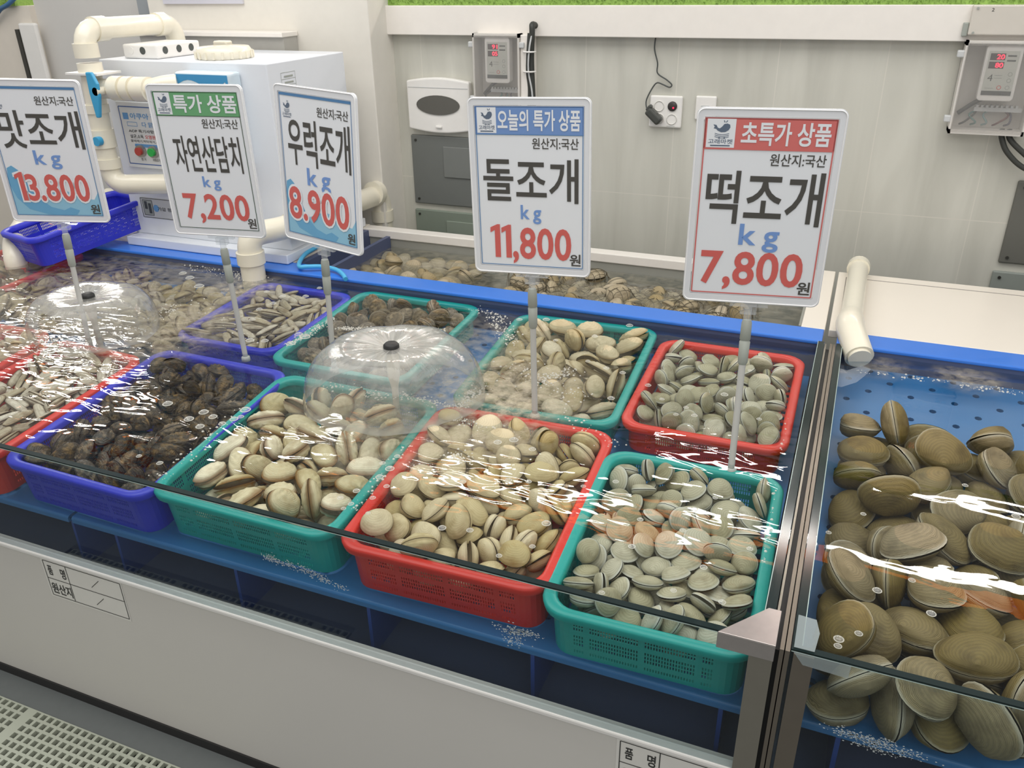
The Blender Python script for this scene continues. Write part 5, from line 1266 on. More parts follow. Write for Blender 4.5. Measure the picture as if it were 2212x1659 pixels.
        0,-1006,-1660,172,19,78,58,12,1,-298,-1677,187,11,89,41,17,2,660,-1853,165,17,64,-74,-10,0,1093,-1833,185,18,39,-84,-32,1,1619,-1847,177,15,5,-15,-98,2,2591,-1851,165,86,8,-13,-49,
        0,3105,-1868,176,97,9,-5,22,1,3606,-1656,175,98,14,-3,-15,2,4110,-1880,165,10,12,-8,-98,0,4948,-1854,172,18,97,18,-4,1,-951,-1082,175,12,91,40,7,2,-331,-1169,164,88,23,-9,-40,
        0,2207,-1065,175,8,99,5,9,2,3756,-787,183,71,27,-10,65,0,4273,-873,174,88,23,-4,-43,1,-1606,-309,175,74,11,8,66,0,-479,-301,172,21,92,32,6,2,2984,-298,164,5,27,-93,-23,
        0,3850,-346,175,11,99,-2,9,1,4449,-451,175,98,14,-3,-15,2,-3647,234,164,18,51,84,9,0,-912,385,172,11,4,-22,-97,2,2404,325,165,9,38,92,2,1,3712,690,175,96,13,-5,-23,
        0,-3447,1092,172,39,0,18,90,0,-1615,1221,175,97,8,-11,-21,1,-1044,982,178,1,-8,-98,-19,2,-365,1060,163,14,2,24,96,1,892,1256,175,6,52,84,13,2,1814,1134,165,40,-2,-15,-90,
        0,2395,1235,178,88,11,-6,45,1,2810,1002,176,83,13,9,53,2,3759,1146,167,19,-4,-25,-95,0,4256,1231,173,59,12,19,78,0,-2254,1573,175,16,96,-22,6,1,-1643,1705,175,13,97,17,4,
        2,-956,1857,163,31,6,23,92,0,-534,1505,175,55,7,22,80,1,367,1749,176,15,90,40,5,2,939,1786,165,11,10,-6,-99,0,1766,1619,173,18,69,69,10,1,2247,1769,178,11,81,56,13,
        2,3047,1873,165,98,17,-5,12,0,3863,1553,172,97,22,4,13,1,4305,1796,175,13,87,-47,-5,0,-1320,-1898,313,66,10,-69,28,1,-615,-1814,392,38,-41,83,1,2,285,-1760,222,45,-14,88,2,
        0,868,-1610,449,58,79,5,19,1,1927,-1430,245,18,39,16,89,2,2155,-1881,165,11,12,-8,-98,0,2830,-1865,500,9,6,4,99,1,3375,-1497,514,11,12,-7,-98,2,3887,-1865,441,51,72,25,40,
        0,4521,-1631,197,22,-11,-42,-87,2,-2327,-997,430,94,1,-33,-3,1,-1271,-770,223,87,15,-35,-31,2,-613,-1372,216,7,-39,-10,91,2,1492,-1428,210,27,-84,43,19,0,1987,-950,437,89,-17,4,42,
        2,3556,-1202,176,4,17,-3,-98,0,4524,-737,497,26,9,-96,5,1,4551,-1253,305,22,-97,5,-11,1,-1872,-428,498,19,-95,9,-23,2,-1328,-356,434,14,89,40,17,0,-721,-37,249,3,-48,71,-52,
        1,-18,-750,244,36,50,-47,-63,2,1286,-53,225,24,24,-32,88,0,1769,-634,249,45,46,-13,75,2,3346,-554,165,86,19,2,-48,0,3631,-329,474,34,92,11,14,1,4289,-271,513,28,15,-38,-87,
        1,-4053,471,514,0,-5,-32,-95,2,-3806,681,192,18,22,-7,96,0,-3301,482,218,82,3,40,41,2,-1352,188,194,7,28,2,-96,0,-1284,640,256,23,-40,-17,87,0,1095,292,244,33,-50,-75,-29,
        0,3252,404,245,35,-39,38,-76,0,4843,142,375,24,-65,72,-4,2,-4271,821,239,29,-76,11,-57,0,-3520,1372,460,1,21,-97,-15,0,-1792,679,172,18,96,20,-4,1,-782,1272,420,31,-32,-23,87,
        2,-94,1417,164,25,15,-14,-95,0,230,864,232,15,25,69,66,1,691,921,289,25,-67,57,41,2,1360,1150,184,4,30,15,94,0,2343,775,250,8,-36,-64,67,2,3414,1344,200,6,84,-46,28,
        0,4561,971,275,61,51,44,41,1,4990,806,508,3,-85,-53,-3,0,-2104,1920,230,7,-13,-66,-74,1,-1724,1805,521,3,43,-87,25,0,-343,1847,231,46,19,51,71,1,23,1912,341,46,-64,-28,-55,
        2,779,1884,437,98,-1,-17,-10,0,1378,1623,199,39,60,-64,-28,1,2634,1734,288,50,-53,-69,2,2,2976,1479,219,58,-32,-35,-66,0,3490,1808,235,25,-37,58,-69,1,4683,1852,298,8,65,56,-50,
        1,-993,-1826,598,36,-67,64,13,2,-49,-1931,319,60,28,57,-49,0,764,-1082,512,20,25,95,-2,1,1418,-1779,497,89,-23,-11,39,1,3401,-1923,460,27,-23,-74,-57,2,4061,-1475,233,54,38,41,-63,
        0,4968,-1592,400,51,85,-7,-7,1,-2957,-630,552,32,-58,-73,-17,0,-1477,-1165,438,37,1,-70,-60,1,-1116,-1413,470,92,24,2,31,2,-529,-752,211,30,38,10,-87,0,139,-1297,207,35,57,-74,4,
        2,1307,-1070,378,77,58,-20,-19,0,2500,-807,456,32,15,-62,-70,1,3030,-1137,544,47,64,55,26,2,3330,-900,261,5,3,70,71,0,4015,-1108,273,75,19,-51,38,1,5016,-1182,553,73,-46,38,-34,
        1,-3246,-344,430,34,30,-68,-57,0,-2109,-57,232,67,70,-22,-13,1,-1553,133,495,53,53,44,50,2,-857,-600,273,54,32,-58,-53,0,-64,-219,318,6,-62,-14,-77,1,721,-18,275,38,-40,-2,-83,
        2,1372,-393,349,19,-96,7,19,0,2088,-214,513,23,70,-68,0,1,2587,-344,430,63,52,10,-57,2,2944,-643,285,62,74,19,15,0,3421,-80,225,74,23,-25,59,1,-4518,704,515,72,29,0,63,
        2,-3601,738,446,35,-22,6,-91,0,-2949,499,268,52,-18,-83,-9,1,-2147,339,279,41,-6,88,25,2,-1726,903,425,16,12,-95,25,0,-616,661,279,62,49,-59,17,2,124,340,459,10,-74,62,-25,
        0,996,74,540,28,38,69,55,1,1714,426,471,34,86,-30,-22,2,2319,227,468,2,-59,80,14,0,2891,89,288,27,-53,55,59,1,3519,636,528,9,-72,65,-20,2,4229,771,192,37,0,47,80,
        0,4792,-384,496,86,-15,48,-4,1,-2717,1411,396,44,-17,33,-82),
    'QT': (
        0,-1869,-3303,262,13,91,38,-3,1,-472,-3210,281,80,3,14,59,2,367,-3037,275,97,11,4,20,1,-585,-1897,271,6,98,19,-3,0,-1470,-1230,253,99,7,0,14,1,-399,-1033,296,10,94,-31,11,
        2,475,-1117,276,7,25,96,4,0,-1821,130,260,7,-6,-99,-11,2,568,-12,281,63,12,-10,-76,0,-1163,751,274,6,14,-12,-98,1,-441,1186,269,59,6,4,80,2,310,1281,291,9,-59,-80,-9,
        0,-1790,2358,253,95,8,0,-31,1,-456,2190,269,6,87,49,2,2,402,2141,283,15,75,-64,0,0,-1571,3180,253,17,2,-7,-98,1,-628,3472,423,3,1,58,-82,2,286,3054,274,10,90,-43,-6,
        0,-1900,-2728,445,32,61,-67,28,1,-165,-2496,401,46,84,25,-11,0,-1908,-2021,693,7,-72,69,3,1,-187,-1817,786,85,5,-17,-49,0,-1927,-1112,716,2,73,63,26,1,-812,-652,597,24,-2,95,-18,
        2,55,-975,766,20,95,-20,-10,0,-1860,-516,384,20,-93,11,28,1,-454,159,809,11,93,-28,-22,2,108,484,354,80,3,-41,-44,0,-1345,1516,272,94,-2,-10,-33,1,-202,1026,772,37,-7,20,-91,
        2,811,811,474,16,67,-33,-64,3,1089,1471,237,12,93,-35,-1,0,-1817,2337,772,6,-5,-6,100,1,-1117,2492,493,44,-56,-6,-70,2,544,2596,708,62,26,21,71,0,-1900,3313,677,64,-16,16,73,
        1,-522,2949,589,42,-91,-1,-6,2,1020,3337,349,18,-28,-4,94,0,-1644,-3346,924,22,22,-48,-82,1,-1146,-3210,394,40,51,56,52,0,-1548,-2522,940,14,-37,-89,-22,1,-184,-2598,1104,1,99,13,6,
        2,562,-1721,695,31,0,93,-21,0,-1885,-1630,1189,18,85,-46,-21,1,-994,-482,1081,95,-12,-15,26,2,751,-1027,894,78,11,51,36,0,-1285,-75,518,34,38,-77,-39,1,371,48,896,9,-10,-97,-18,
        2,43,-450,363,35,-20,89,21,0,-1892,987,306,79,3,-17,58,1,-1340,1009,876,66,-75,-10,-1,0,-1858,1681,634,39,-27,37,80,1,-694,1671,741,52,10,-15,-83,2,1069,1994,660,14,-53,-82,-17,
        3,1116,2453,235,80,4,6,60,0,-1295,3335,871,21,78,-19,-56,1,-431,2522,933,18,14,-26,94,2,461,3420,717,42,-8,-50,-76,3,1346,2756,742,9,14,94,30,0,-822,-3268,981,74,-5,12,-66,
        1,0,-3400,794,67,-58,47,2,2,521,-2998,949,19,-71,39,56,0,-1939,-2831,1226,13,-89,-23,-36,1,-899,-2060,792,45,-11,8,88,2,613,-2418,810,35,-56,69,28,0,-1293,-1294,868,54,35,-71,-30,
        1,-666,-1375,1049,5,76,-63,11),
    'BT': (
        1,-1580,-544,194,94,10,-5,-33,0,-1739,108,196,12,96,-26,-4,1,-810,189,194,29,2,-11,-95,1,817,86,195,88,11,-4,-47,0,1460,19,199,14,93,-35,-3,1,-1799,755,195,53,7,9,84,
        0,-801,832,195,4,86,50,5,1,-50,906,193,98,6,-2,-16,0,609,680,195,7,98,19,0,1,1797,874,195,61,9,-7,-78,0,-1721,1488,207,12,6,-99,-8,1,-526,1483,196,7,96,26,7,
        0,156,1464,195,1,-26,-96,-7,1,826,1473,195,86,7,5,51,0,1689,1506,196,12,99,-1,-1,0,-468,-1239,437,55,83,2,-13,1,1755,-1478,590,52,15,4,-84,0,-1774,-922,324,5,-29,-40,87,
        1,-1091,-279,239,20,12,43,87,0,196,-588,268,29,-23,-91,-21,1,1056,-782,513,47,16,14,86,0,1760,-877,353,30,-7,-84,-44,1,-1342,391,263,46,59,-63,-21,0,-888,391,532,51,-7,11,85,
        1,-551,-251,309,25,46,-37,-77,0,457,-153,297,33,26,76,51,1,1801,297,304,26,76,43,-41,0,-1377,993,289,71,54,-12,-44,1,-1131,1400,225,15,-68,-71,-12,0,-253,512,302,20,-18,82,51,
        1,1143,1136,274,62,0,36,-70,0,1267,589,249,39,21,-41,-80),
    'BN': (
        1,-1153,-321,196,6,90,42,-3,0,-480,-176,197,99,6,5,9,0,2462,-411,196,8,69,-71,-10,0,-2026,433,197,3,-16,-98,-7,1,-1250,534,197,95,8,4,-28,1,401,480,196,9,61,-78,-8,
        0,1374,476,196,94,8,4,32,1,2029,261,195,32,0,11,94,0,2680,315,196,43,6,-11,-90,0,-3445,1077,195,80,5,5,59,0,-1711,1030,204,17,84,50,9,1,-1102,1166,195,61,8,-7,-78,
        0,-80,1050,195,70,6,-4,-71,1,534,1203,196,12,98,17,-2,0,1237,1135,196,12,99,-3,-2,1,1976,1207,193,1,-12,-99,-6,0,2694,1191,196,20,2,13,97,0,-3164,-800,450,3,94,26,-22,
        0,-2162,-1173,358,35,68,9,64,0,-102,-632,278,9,-65,-65,-40,1,586,-1173,514,10,84,-50,-21,0,1483,-1012,363,67,17,-69,-22,1,1920,-1175,583,1,88,46,14,0,2887,-1127,509,3,-83,-50,25,
        0,-3196,-133,525,6,-11,-30,-94,1,-2631,-426,535,36,13,-2,-92,0,-2246,-60,347,57,-24,-78,12,1,-1384,-773,345,55,60,23,-53,0,-140,-49,543,12,28,-88,-37,1,288,-150,241,40,11,-43,-80,
        0,1516,-78,296,26,19,-92,24,1,1976,-243,513,7,93,37,-4,0,2900,-254,313,41,58,-38,-59,1,3443,-418,547,80,41,21,-38,0,-3515,399,529,29,64,66,25,1,-2487,642,501,26,70,-66,-5,
        0,-1574,36,255,28,68,-57,-37,1,-840,188,299,71,65,-3,26,0,-600,706,276,12,25,-43,-86,1,853,767,303,20,-69,-51,-47,0,885,126,274,28,-41,85,19,1,1894,702,360,9,-11,-95,27,
        0,2452,675,351,81,-19,-52,-17,1,3446,710,449,9,52,83,-19,0,-3429,1125,600,11,-50,-86,-7,1,-2938,1167,461,60,39,-28,-64,0,-2130,1138,300,48,34,-53,-60,1,-1238,1200,562,6,-17,98,1,
        0,-554,1202,299,60,69,31,24),
}


# ---------------------------------------------------------------- shell materials
def shell_mat(name, light, dark, edge, rings=26, ring_mix=0.35, mottle=0.3, mottle_rgb=(90, 70, 45), bump=0.4, rough=0.42, edge_w=0.10, ns=42.0, bd=0.0006, rb=1.0):
    m, nt, N, out, L = nodes(name)
    b = N('BsdfPrincipled', i_Roughness=rough); b.inputs['Specular IOR Level'].default_value = 0.3
    uv = N('UVMap'); sx = N('SeparateXYZ'); L(uv.outputs[0], sx.inputs[0])
    tc = N('TexCoord'); oi = N('ObjectInfo')
    add = N('VectorMath', operation='ADD'); L(tc.outputs['Object'], add.inputs[0]); L(oi.outputs['Random'], add.inputs[1])
    nz = N('TexNoise', i_Scale=ns, i_Detail=5.0); L(add.outputs[0], nz.inputs['Vector'])
    n2 = N('TexNoise', i_Scale=110.0, i_Detail=3.0); L(add.outputs[0], n2.inputs['Vector'])
    # growth rings: u scaled and wobbled
    ma = N('Math', operation='MULTIPLY_ADD'); L(nz.outputs['Fac'], ma.inputs[0]); ma.inputs[1].default_value = 0.16; L(sx.outputs['X'], ma.inputs[2])
    mu = N('Math', operation='MULTIPLY'); L(ma.outputs[0], mu.inputs[0]); mu.inputs[1].default_value = rings * 6.28
    si = N('Math', operation='SINE'); L(mu.outputs[0], si.inputs[0])
    mu2 = N('Math', operation='MULTIPLY'); L(ma.outputs[0], mu2.inputs[0]); mu2.inputs[1].default_value = rings * 1.7
    s2 = N('Math', operation='SINE'); L(mu2.outputs[0], s2.inputs[0])
    sm = N('Math', operation='MULTIPLY_ADD'); L(s2.outputs[0], sm.inputs[0]); sm.inputs[1].default_value = 1.2; L(si.outputs[0], sm.inputs[2])
    rf = N('MapRange'); rf.inputs[1].default_value = -2.2; rf.inputs[2].default_value = 2.2; L(sm.outputs[0], rf.inputs[0])
    mr = N('Math', operation='MULTIPLY'); L(rf.outputs[0], mr.inputs[0]); mr.inputs[1].default_value = ring_mix
    c1 = N('Mix', data_type='RGBA'); L(mr.outputs[0], c1.inputs[0]); c1.inputs[6].default_value = srgb(*light); c1.inputs[7].default_value = srgb(*dark)
    mt = N('MapRange'); mt.inputs[1].default_value = 0.48; mt.inputs[2].default_value = 0.72; mt.inputs[4].default_value = mottle; L(nz.outputs['Fac'], mt.inputs[0])
    c2 = N('Mix', data_type='RGBA'); L(mt.outputs[0], c2.inputs[0]); L(c1.outputs[2], c2.inputs[6]); c2.inputs[7].default_value = srgb(*mottle_rgb)
    ed = N('MapRange', interpolation_type='SMOOTHSTEP'); ed.inputs[1].default_value = 1 - edge_w; ed.inputs[2].default_value = 1.0; L(sx.outputs['X'], ed.inputs[0])
    c3 = N('Mix', data_type='RGBA'); L(ed.outputs[0], c3.inputs[0]); L(c2.outputs[2], c3.inputs[6]); c3.inputs[7].default_value = srgb(*edge)
    hs = N('HueSaturation'); L(c3.outputs[2], hs.inputs['Color'])
    rv = N('MapRange'); rv.inputs[3].default_value = 0.70; rv.inputs[4].default_value = 1.06; L(oi.outputs['Random'], rv.inputs[0]); L(rv.outputs[0], hs.inputs['Value'])
    rs = N('MapRange'); rs.inputs[3].default_value = 1.25; rs.inputs[4].default_value = 0.75; L(oi.outputs['Random'], rs.inputs[0]); L(rs.outputs[0], hs.inputs['Saturation'])
    L(hs.outputs[0], b.inputs['Base Color'])
    hb = N('Math', operation='MULTIPLY_ADD'); L(n2.outputs['Fac'], hb.inputs[0]); hb.inputs[1].default_value = 1.6
    rq = N('Math', operation='MULTIPLY'); L(sm.outputs[0], rq.inputs[0]); rq.inputs[1].default_value = rb; L(rq.outputs[0], hb.inputs[2])
    bp = N('Bump', i_Strength=bump, i_Distance=bd); L(hb.outputs[0], bp.inputs['Height']); L(bp.outputs[0], b.inputs['Normal'])
    L(b.outputs[0], out.inputs[0])
    return m


SHELLM = {
    'round': shell_mat('shell_grey_cream', (200, 194, 166), (138, 134, 106), (196, 196, 182), 34, .5, .45, (112, 102, 70), .4, .5, rb=.5),
    'chunky': shell_mat('shell_beige', (222, 206, 164), (172, 154, 112), (176, 158, 120), 40, .35, .45, (150, 122, 74), .35, .5, rb=.4),
    'oval': shell_mat('shell_cream', (232, 220, 184), (190, 172, 130), (136, 102, 60), 16, .28, .5, (156, 124, 74), .5, .5, .16, ns=34.0, rb=.35),
    'oval2': shell_mat('shell_buff', (214, 200, 166), (172, 156, 118), (158, 138, 100), 30, .35, .35, (150, 124, 82), .35, .5, rb=.35),
    'mussel': shell_mat('shell_mussel', (80, 68, 52), (30, 27, 25), (56, 44, 32), 14, .6, .95, (150, 122, 82), 1.0, .3, ns=70.0, bd=.0018, rb=.10),
    'razor': shell_mat('shell_razor', (212, 202, 180), (150, 130, 98), (120, 96, 66), 12, .5, .6, (112, 84, 54), .3, .35),
    'dark': shell_mat('shell_dark', (132, 116, 92), (64, 56, 46), (150, 140, 122), 16, .6, .85, (180, 160, 126), 1.0, .5, ns=70.0, bd=.0016, rb=.15),
    'brown': shell_mat('shell_brown', (206, 190, 154), (138, 118, 88), (116, 96, 70), 18, .4, .55, (112, 88, 58), .5, rb=.3),
    'quahog': shell_mat('shell_quahog', (146, 130, 90), (92, 82, 58), (176, 168, 144), 46, .5, .7, (84, 72, 48), .45, .5, .06, ns=30.0, rb=.45),
    'tank': shell_mat('shell_tank', (196, 180, 146), (140, 122, 92), (150, 138, 112), 26, .45, .35, (120, 100, 70)),
}
M_FLESH = plain('siphon_flesh', (150, 126, 84), 0.4, var=0.15, scale=60)

# group: (kind, material, object name, category, label, group)
GROUPS = {
    'R1': ('chunky', 'chunky', 'beige_clam', 'clam', 'plump beige clam heaped in the red basket of the front row', 'beige clams in the front red basket'),
    'T1': ('oval', 'oval', 'cream_clam', 'clam', 'long cream clam with brown edges heaped in the front teal basket beside the mussels', 'long cream clams in the front teal basket'),
    'T2': ('round', 'round', 'grey_clam', 'clam', 'round greyish clam heaped in the front corner teal basket by the steel post', 'round grey clams in the corner teal basket'),
    'B1': ('mussel', 'mussel', 'mussel', 'mussel', 'dark mussel heaped in the blue basket of the front row', 'dark mussels in the front blue basket'),
    'RL': ('razor', 'razor', 'razor_clam', 'razor clam', 'brown and white razor clam heaped in the red basket left of the mussels', 'razor clams in the front red basket'),
    'RB0': ('brown', 'brown', 'brown_clam', 'clam', 'brown clam in the red basket cut by the left edge of the photo', 'brown clams in the cut off red basket'),
    'B2': ('razor', 'razor', 'razor_clam', 'razor clam', 'pale razor clam in the blue back row basket', 'razor clams in the back blue basket'),
    'T3': ('dark', 'dark', 'mottled_clam', 'clam', 'dark mottled clam in the teal back row basket behind the bell fountain', 'mottled clams in the back teal basket'),
    'T4': ('oval', 'oval2', 'buff_clam', 'clam', 'plump buff clam in the teal back row basket under the blue banner sign', 'buff clams in the back teal basket'),
    'R2': ('round', 'round', 'small_clam', 'clam', 'small greyish clam in the red back row basket under the red banner sign', 'small clams in the back red basket'),
    'LB': ('brown', 'brown', 'brown_clam', 'clam', 'brown clam lying loose in the back left of the tank before the white machine', 'loose brown clams at the back left'),
    'QT': ('quahog', 'quahog', 'big_clam', 'clam', 'big brown clam on the blue board of the right hand tank', 'big brown clams in the right tank'),
    'BT': ('tank', 'tank', 'rear_clam', 'clam', 'tan clam heaped loose in the rear tank behind the blue ledge', 'loose tan clams in the rear tank'),
    'BN': ('tank', 'tank', 'netted_clam', 'clam', 'tan clam inside the net bag in the rear tank', 'tan clams under the net in the rear tank'),
}
# where each heap sits: (object whose frame it uses or None, x, y, z, tilt)
FRAMES = {
    'QT': (0.277, 1.318, 0.550, math.radians(6.2), 0), 'LB': (-2.165, 1.735, 0.585, 0, 0), 'BT': (-1.30, 2.28, 0.582, 0, 0), 'BN': (-0.585, 2.27, 0.582, 0, 0),
}
DROP = {'R1': -.086, 'T1': -.086, 'T2': -.086, 'B1': -.086, 'RL': -.058, 'RB0': -.07, 'B2': -.050, 'T3': -.066, 'T4': -.070, 'R2': -.068}
MESHES = {}


def shells_of(key):
    kind, mk = GROUPS[key][:2]
    if (kind, mk) not in MESHES:
        MESHES[(kind, mk)] = [shell_mesh('shell', SHELLM[mk], sp, i + 7 * len(kind)) for i, sp in enumerate(SPEC[kind])]
        if kind == 'quahog':
            MESHES['halves'] = [[shell_mesh('valve', SHELLM[mk], sp, i + 7 * len(kind), (sd,)) for sd in (1, -1)] for i, sp in enumerate(SPEC[kind])]
    return MESHES[(kind, mk)]


def siphon_mesh(sp):
    L = sp[0]; m = MB()
    m.tube(smooth_path([(-L * .42, .004, 0), (-L * .50, .003, .001), (-L * .57, -.002, .004)], 5), .011, 12, radii=[.012, .013, .013, .013, .0125, .012, .011, .011, .011, .012, .0125])
    return m


def place(key, rec):
    kind, mk, nm, cat, lab, grp = GROUPS[key]
    k, x, y, z, qw, qx, qy, qz = rec
    if key in BK:
        base = Matrix.Translation(BK[key].location) @ BK[key].rotation_euler.to_matrix().to_4x4(); dz = DROP[key]
    else:
        fx, fy, fz, tl, yw = FRAMES[key]; base = Matrix.Translation((fx, fy, fz)) @ Euler((tl, 0, yw)).to_matrix().to_4x4(); dz = 0.0
    q = Quaternion((qw, qx, qy, qz)); q.normalize()
    mw = base @ Matrix.Translation((x, y, z + dz)) @ q.to_matrix().to_4x4()
    ms = shells_of(key)
    if key == 'QT':
        o = bpy.data.objects.new(nm, None); o.empty_display_size = .02; COL.objects.link(o); o.matrix_world = mw
        for h in MESHES['halves'][k % len(ms)]:
            c = bpy.data.objects.new('valve', h); COL.objects.link(c); c.parent = o
    else:
        o = bpy.data.objects.new(nm, ms[k % len(ms)]); COL.objects.link(o); o.matrix_world = mw
    tag(o, lab, cat, grp)
    return o


def rows_of(nums):
    """Eight whole numbers a shell: variant, place in tenths of a millimetre, turn (quaternion) in hundredths."""
    for i in range(0, len(nums), 8):
        a = nums[i:i + 8]
        yield (a[0], a[1] / 1e4, a[2] / 1e4, a[3] / 1e4, a[4] / 100, a[5] / 100, a[6] / 100, a[7] / 100)


PLACED = {}
for key, s in HEAPS.items():
    PLACED[key] = [place(key, rec) for rec in rows_of(s)]


# ---------------------------------------------------------------- net bag, foam, bubbles
def net_bag():
    """Diamond net draped over the heap in the rear tank, height read from the clams under it."""
    pts = [(o.matrix_world.translation.x, o.matrix_world.translation.y, o.matrix_world.translation.z) for o in PLACED.get('BN', [])]
    if not pts:
        return
    x0, x1, y0, y1 = -0.98, -0.20, 2.10, 2.44

    def h(x, y):
        z = 0.575
        for px, py, pz in pts:
            d2 = ((x - px) ** 2 + (y - py) ** 2) / .032 ** 2
            if d2 < 1.6:
                z = max(z, pz + .019 * math.sqrt(max(0, 1 - d2 / 1.6)) + .004)
        return z
    m = MB(); st = .020
    for sgn in (1, -1):
        c = y0 - (x1 - x0) if sgn > 0 else y0
        while c < y1 + (x1 - x0):
            line_pts = []
            for i in range(int((x1 - x0) / .010) + 1):
                x = x0 + i * .010; y = c + sgn * (x - x0) * 1.0
                if y0 <= y <= y1:
                    line_pts.append((x, y, h(x, y)))
            if len(line_pts) > 2:
                m.tube(line_pts, .0010, 4, caps=False)
            c += st * 1.4
    tag(m.build('net_bag', plain('net_cord', (92, 84, 66), 0.6)), 'brown cord net bag over the clams in the rear tank', 'net bag')
    for (x, y, z, s) in ((-0.52, 2.125, .628, 1.0), (-0.44, 2.11, .622, .8)):
        b = MB(); b.add([(x + dx * s, y + dy * s, z + dz * s) for dx, dy, dz in ((-.06, 0, 0), (-.02, -.01, .012), (.02, .0, .016), (.06, .008, .004), (.05, .03, .0), (.0, .035, .010), (-.05, .03, .004))], [(0, 1, 6), (1, 5, 6), (1, 2, 5), (2, 4, 5), (2, 3, 4)])
        tag(b.build('net_tie', plain('tie_blue', (86, 128, 190), 0.5), solid=.003), 'crumpled blue net tie in the rear tank, ' + ('the larger of the two' if s == 1 else 'the smaller of the two'), 'net tie')


net_bag()

M_FOAM = glassy('foam_white', (0.98, 0.98, 0.98, 1), 1.3, 0.62, (226, 224, 214), 0.2)
M_BUBBLE = glassy('bubble_skin', (0.97, 0.98, 0.98, 1), 1.45, 0.22, (236, 236, 230), 0.02)


def bubble_proto():
    m = MB(); r = 1.0
    m.lathe([(1.0, 0), (.98, .12), (.9, .34), (.74, .52), (.5, .64), (.24, .70), (.0, .72)], n=16, k=1)
    m.lathe([(1.16, .0), (1.12, .08), (1.0, .12), (.9, .08), (.86, .0)], n=16, k=0)
    o = m.build('foam_bubble', [M_FOAM, M_BUBBLE]); o.hide_render = False
    return o


def at_water(px, py, z=WZ):
    d = (camo.matrix_world.to_3x3() @ Vector(((px - 1106) / 1795.77, -(py - 829.5) / 1795.77, -1.0)))
    return EYE + d * ((z - EYE.z) / d.z)


BUB = {
    'over the mussels': [(440, 890, 9), (505, 905, 8), (530, 885, 10), (480, 915, 7), (460, 900, 8), (408, 905, 9), (362, 872, 9), (432, 921, 8), (520, 900, 6), (345, 1000, 6), (300, 985, 5)],
    'over the pale razor clams of the blue back basket': [(628, 742, 9), (645, 722, 8), (660, 728, 9), (572, 736, 7), (540, 735, 8), (590, 655, 6), (560, 668, 6), (610, 640, 6), (576, 630, 5), (545, 690, 6), (660, 640, 6), (690, 622, 5)],
    'along the rim between the front teal and red baskets': [(820, 1030, 8), (842, 1012, 9), (770, 1060, 7), (758, 1088, 6), (742, 1098, 5), (735, 1075, 6), (805, 1075, 6), (835, 1050, 6), (795, 1108, 5), (826, 1000, 6), (858, 985, 6)],
    'over the beige clams of the front red basket': [(1098, 1037, 7), (1015, 1145, 7), (955, 1140, 8), (1180, 1130, 9), (1142, 1040, 6), (1075, 955, 8), (1110, 950, 9), (1150, 970, 7), (1000, 1040, 6), (1078, 1200, 6), (1260, 1050, 5), (1150, 1180, 6)],
    'over the corner basket of round clams': [(1330, 1040, 6), (1383, 1122, 6), (1500, 1100, 7), (1475, 1145, 6), (1365, 1180, 7), (1520, 1225, 7), (1560, 1300, 7), (1455, 1275, 6), (1545, 1075, 5), (1620, 1185, 6), (1300, 1280, 6)],
    'over the small clams of the back red basket': [(1565, 852, 7), (1400, 832, 6), (1460, 895, 5), (1500, 897, 6), (1482, 880, 5), (1430, 862, 5), (1620, 800, 4), (1640, 905, 5)],
    'between the back teal basket and the blue ledge': [(1180, 690, 7), (1122, 690, 6), (1150, 688, 6), (1360, 703, 7), (1200, 735, 5), (1285, 726, 6), (1320, 860, 7), (1310, 795, 6), (1345, 805, 6), (1270, 780, 5)],
    'over the big brown clams': [(2012, 1325, 8), (1895, 1275, 8), (1970, 1253, 6), (1812, 1380, 9), (1855, 1368, 7), (1865, 1110, 5), (1810, 1395, 7), (2085, 1048, 5), (1790, 1150, 5), (2195, 1115, 7), (1735, 1130, 6)],
    'over the left fountain pool': [(410, 600, 8), (430, 618, 9), (395, 590, 7), (300, 640, 6), (95, 760, 6), (60, 790, 6)],
}
proto = bubble_proto(); first = True
for where, items in BUB.items():
    for px, py, rr in items:
        p = at_water(px, py)
        s = rr * 0.00055 * (EYE - p).length
        o = proto if first else proto.copy()
        if not first:
            COL.objects.link(o)
        first = False
        o.location = (p.x, p.y, WZ - .0003); o.scale = (s, s, s * .8)
        tag(o, 'white ringed bubble floating ' + where, 'bubble', 'bubbles ' + where)


def froth(name, label, spots, n, seed):
    """Fine foam: hosts of tiny bubbles riding on the surface."""
    rr = random.Random(seed); m = MB()
    for (px, py, qx, qy, wdt, cnt) in spots:
        for i in range(int(cnt * .38)):
            t = rr.random(); p = at_water(px + (qx - px) * t + rr.gauss(0, wdt), py + (qy - py) * t + rr.gauss(0, wdt * .45))
            if not (-2.7 < p.x < .9 and GY + .014 < p.y < 1.98) or (LX - .02 < p.x < RX + .02):
                continue
            r = rr.choice((.0008, .0011, .0015, .0021, .0028))
            n_ = 7
            m.add([(p.x + r * math.cos(2 * PI * j / n_), p.y + r * math.sin(2 * PI * j / n_), WZ) for j in range(n_)] + [(p.x + .7 * r * math.cos(2 * PI * j / n_), p.y + .7 * r * math.sin(2 * PI * j / n_), WZ + .6 * r) for j in range(n_)] + [(p.x, p.y, WZ + .8 * r)],
                  [(j, (j + 1) % n_, n_ + (j + 1) % n_, n_ + j) for j in range(n_)] + [(n_ + j, n_ + (j + 1) % n_, 2 * n_) for j in range(n_)], 0, True)
    tag(m.build(name, M_FOAM), label, 'foam', kind='stuff')


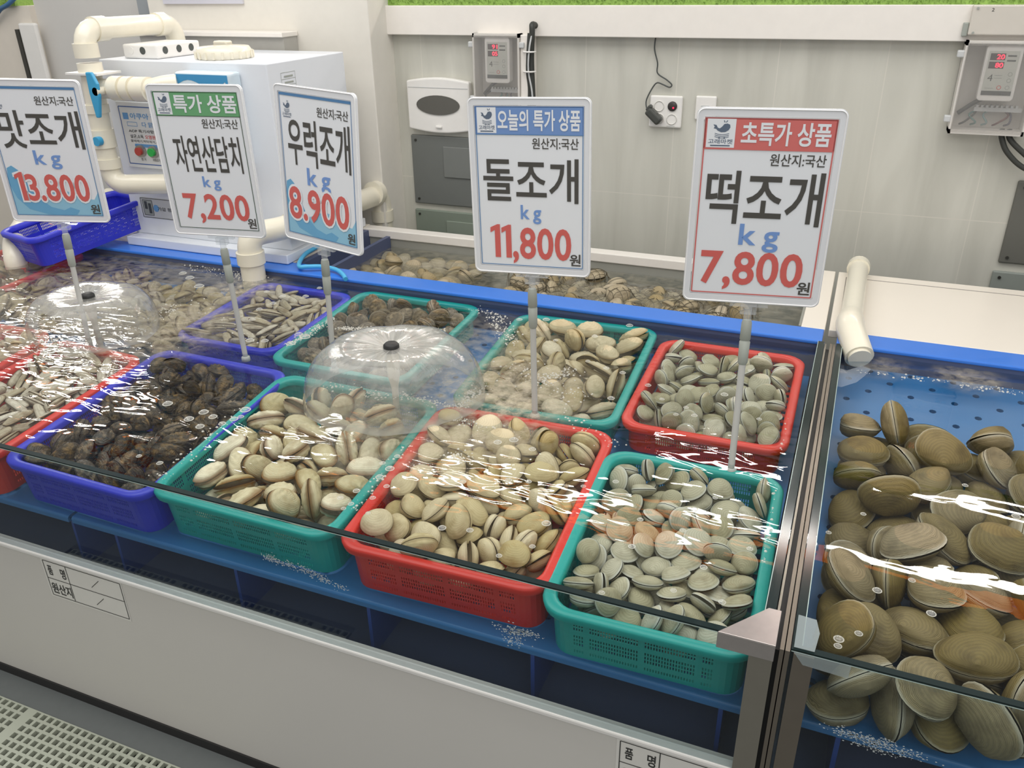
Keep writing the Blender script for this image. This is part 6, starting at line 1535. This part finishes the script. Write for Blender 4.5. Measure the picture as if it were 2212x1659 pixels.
froth('foam', 'white foam streaks on the water around the bell fountains and the back row', [
    (735, 710, 960, 715, 5, 1700), (620, 745, 720, 690, 6, 600), (1060, 690, 1110, 740, 12, 420), (1030, 670, 1090, 690, 8, 200), (990, 880, 1050, 830, 10, 420), (690, 830, 840, 860, 10, 260), (860, 850, 980, 880, 10, 300),
    (1100, 780, 1250, 860, 22, 420), (1170, 820, 1240, 800, 10, 260), (985, 980, 1010, 1000, 12, 160), (960, 900, 1100, 930, 14, 220), (560, 600, 500, 590, 14, 420), (400, 560, 480, 590, 14, 300), (100, 735, 200, 760, 16, 360), (330, 690, 380, 660, 10, 200), (210, 700, 330, 720, 10, 200), (120, 700, 60, 760, 12, 220),
], 0, 5)
froth('foam', 'white foam specks on the water of the right tank under the spout', [(1850, 800, 2212, 850, 7, 120), (1950, 815, 2000, 818, 5, 60), (2090, 835, 2212, 850, 7, 110)], 0, 6)
froth('foam', 'white foam specks floating over the front baskets and along the glass', [(760, 1110, 880, 960, 7, 130), (1180, 880, 1330, 960, 18, 140), (340, 1040, 520, 880, 10, 150), (400, 640, 560, 740, 20, 100), (1650, 1220, 1700, 900, 3, 110), (1745, 1280, 1785, 880, 3, 90)], 0, 7)


def scale_crust(name, label, spots, seed):
    """Lime crust on the glass where water has dried."""
    rr = random.Random(seed); m = MB()
    for (x, z, sx, sz, cnt) in spots:
        for i in range(cnt * 2):
            a, b = x + rr.gauss(0, sx), z + rr.gauss(0, sz); r = rr.uniform(.0004, .0014)
            m.add([(a + r * (1 + .4 * rr.random()) * math.cos(2 * PI * j / 6), GY - .0006, b + r * .7 * math.sin(2 * PI * j / 6)) for j in range(6)], [tuple(range(6))])
    tag(m.build(name, plain('lime_white', (206, 214, 214), 0.6)), label, 'crust', kind='stuff')


scale_crust('lime_crust', 'white lime crust on the front glass under the teal and red baskets', [(-.835, .596, .010, .004, 60), (-.80, .592, .014, .004, 45), (-.765, .590, .016, .005, 60), (-.73, .580, .014, .004, 35), (-.698, .574, .007, .003, 22), (-.385, .583, .014, .005, 70), (-.362, .588, .012, .003, 50), (-.382, .564, .010, .006, 40)], 3)
scale_crust('lime_crust', 'white lime crust on the glass of the right tank under the big clams', [(.105, .568, .012, .004, 70), (.141, .565, .016, .006, 120), (.181, .562, .014, .004, 40), (.15, .552, .018, .003, 30)], 4)


# water spilling from the spout
m = MB(); q = [at_water(*p) for p in ((1800, 792), (1794, 815), (1792, 832), (1818, 836), (1850, 826), (1868, 812), (1882, 797), (1862, 790), (1830, 800))]
cen = sum((Vector(p) for p in q), Vector()) / len(q) + Vector((0, 0, .006))
m.add(q + [cen], [(i, (i + 1) % len(q), len(q)) for i in range(len(q))], 0, True)
tag(m.build('spout_water', glassy('spout_sheet', (0.93, 0.95, 0.97, 1), 1.33, 0.22, (200, 212, 226), 0.05)), 'thin fan of water spreading under the end of the spout pipe', 'water', kind='stuff')
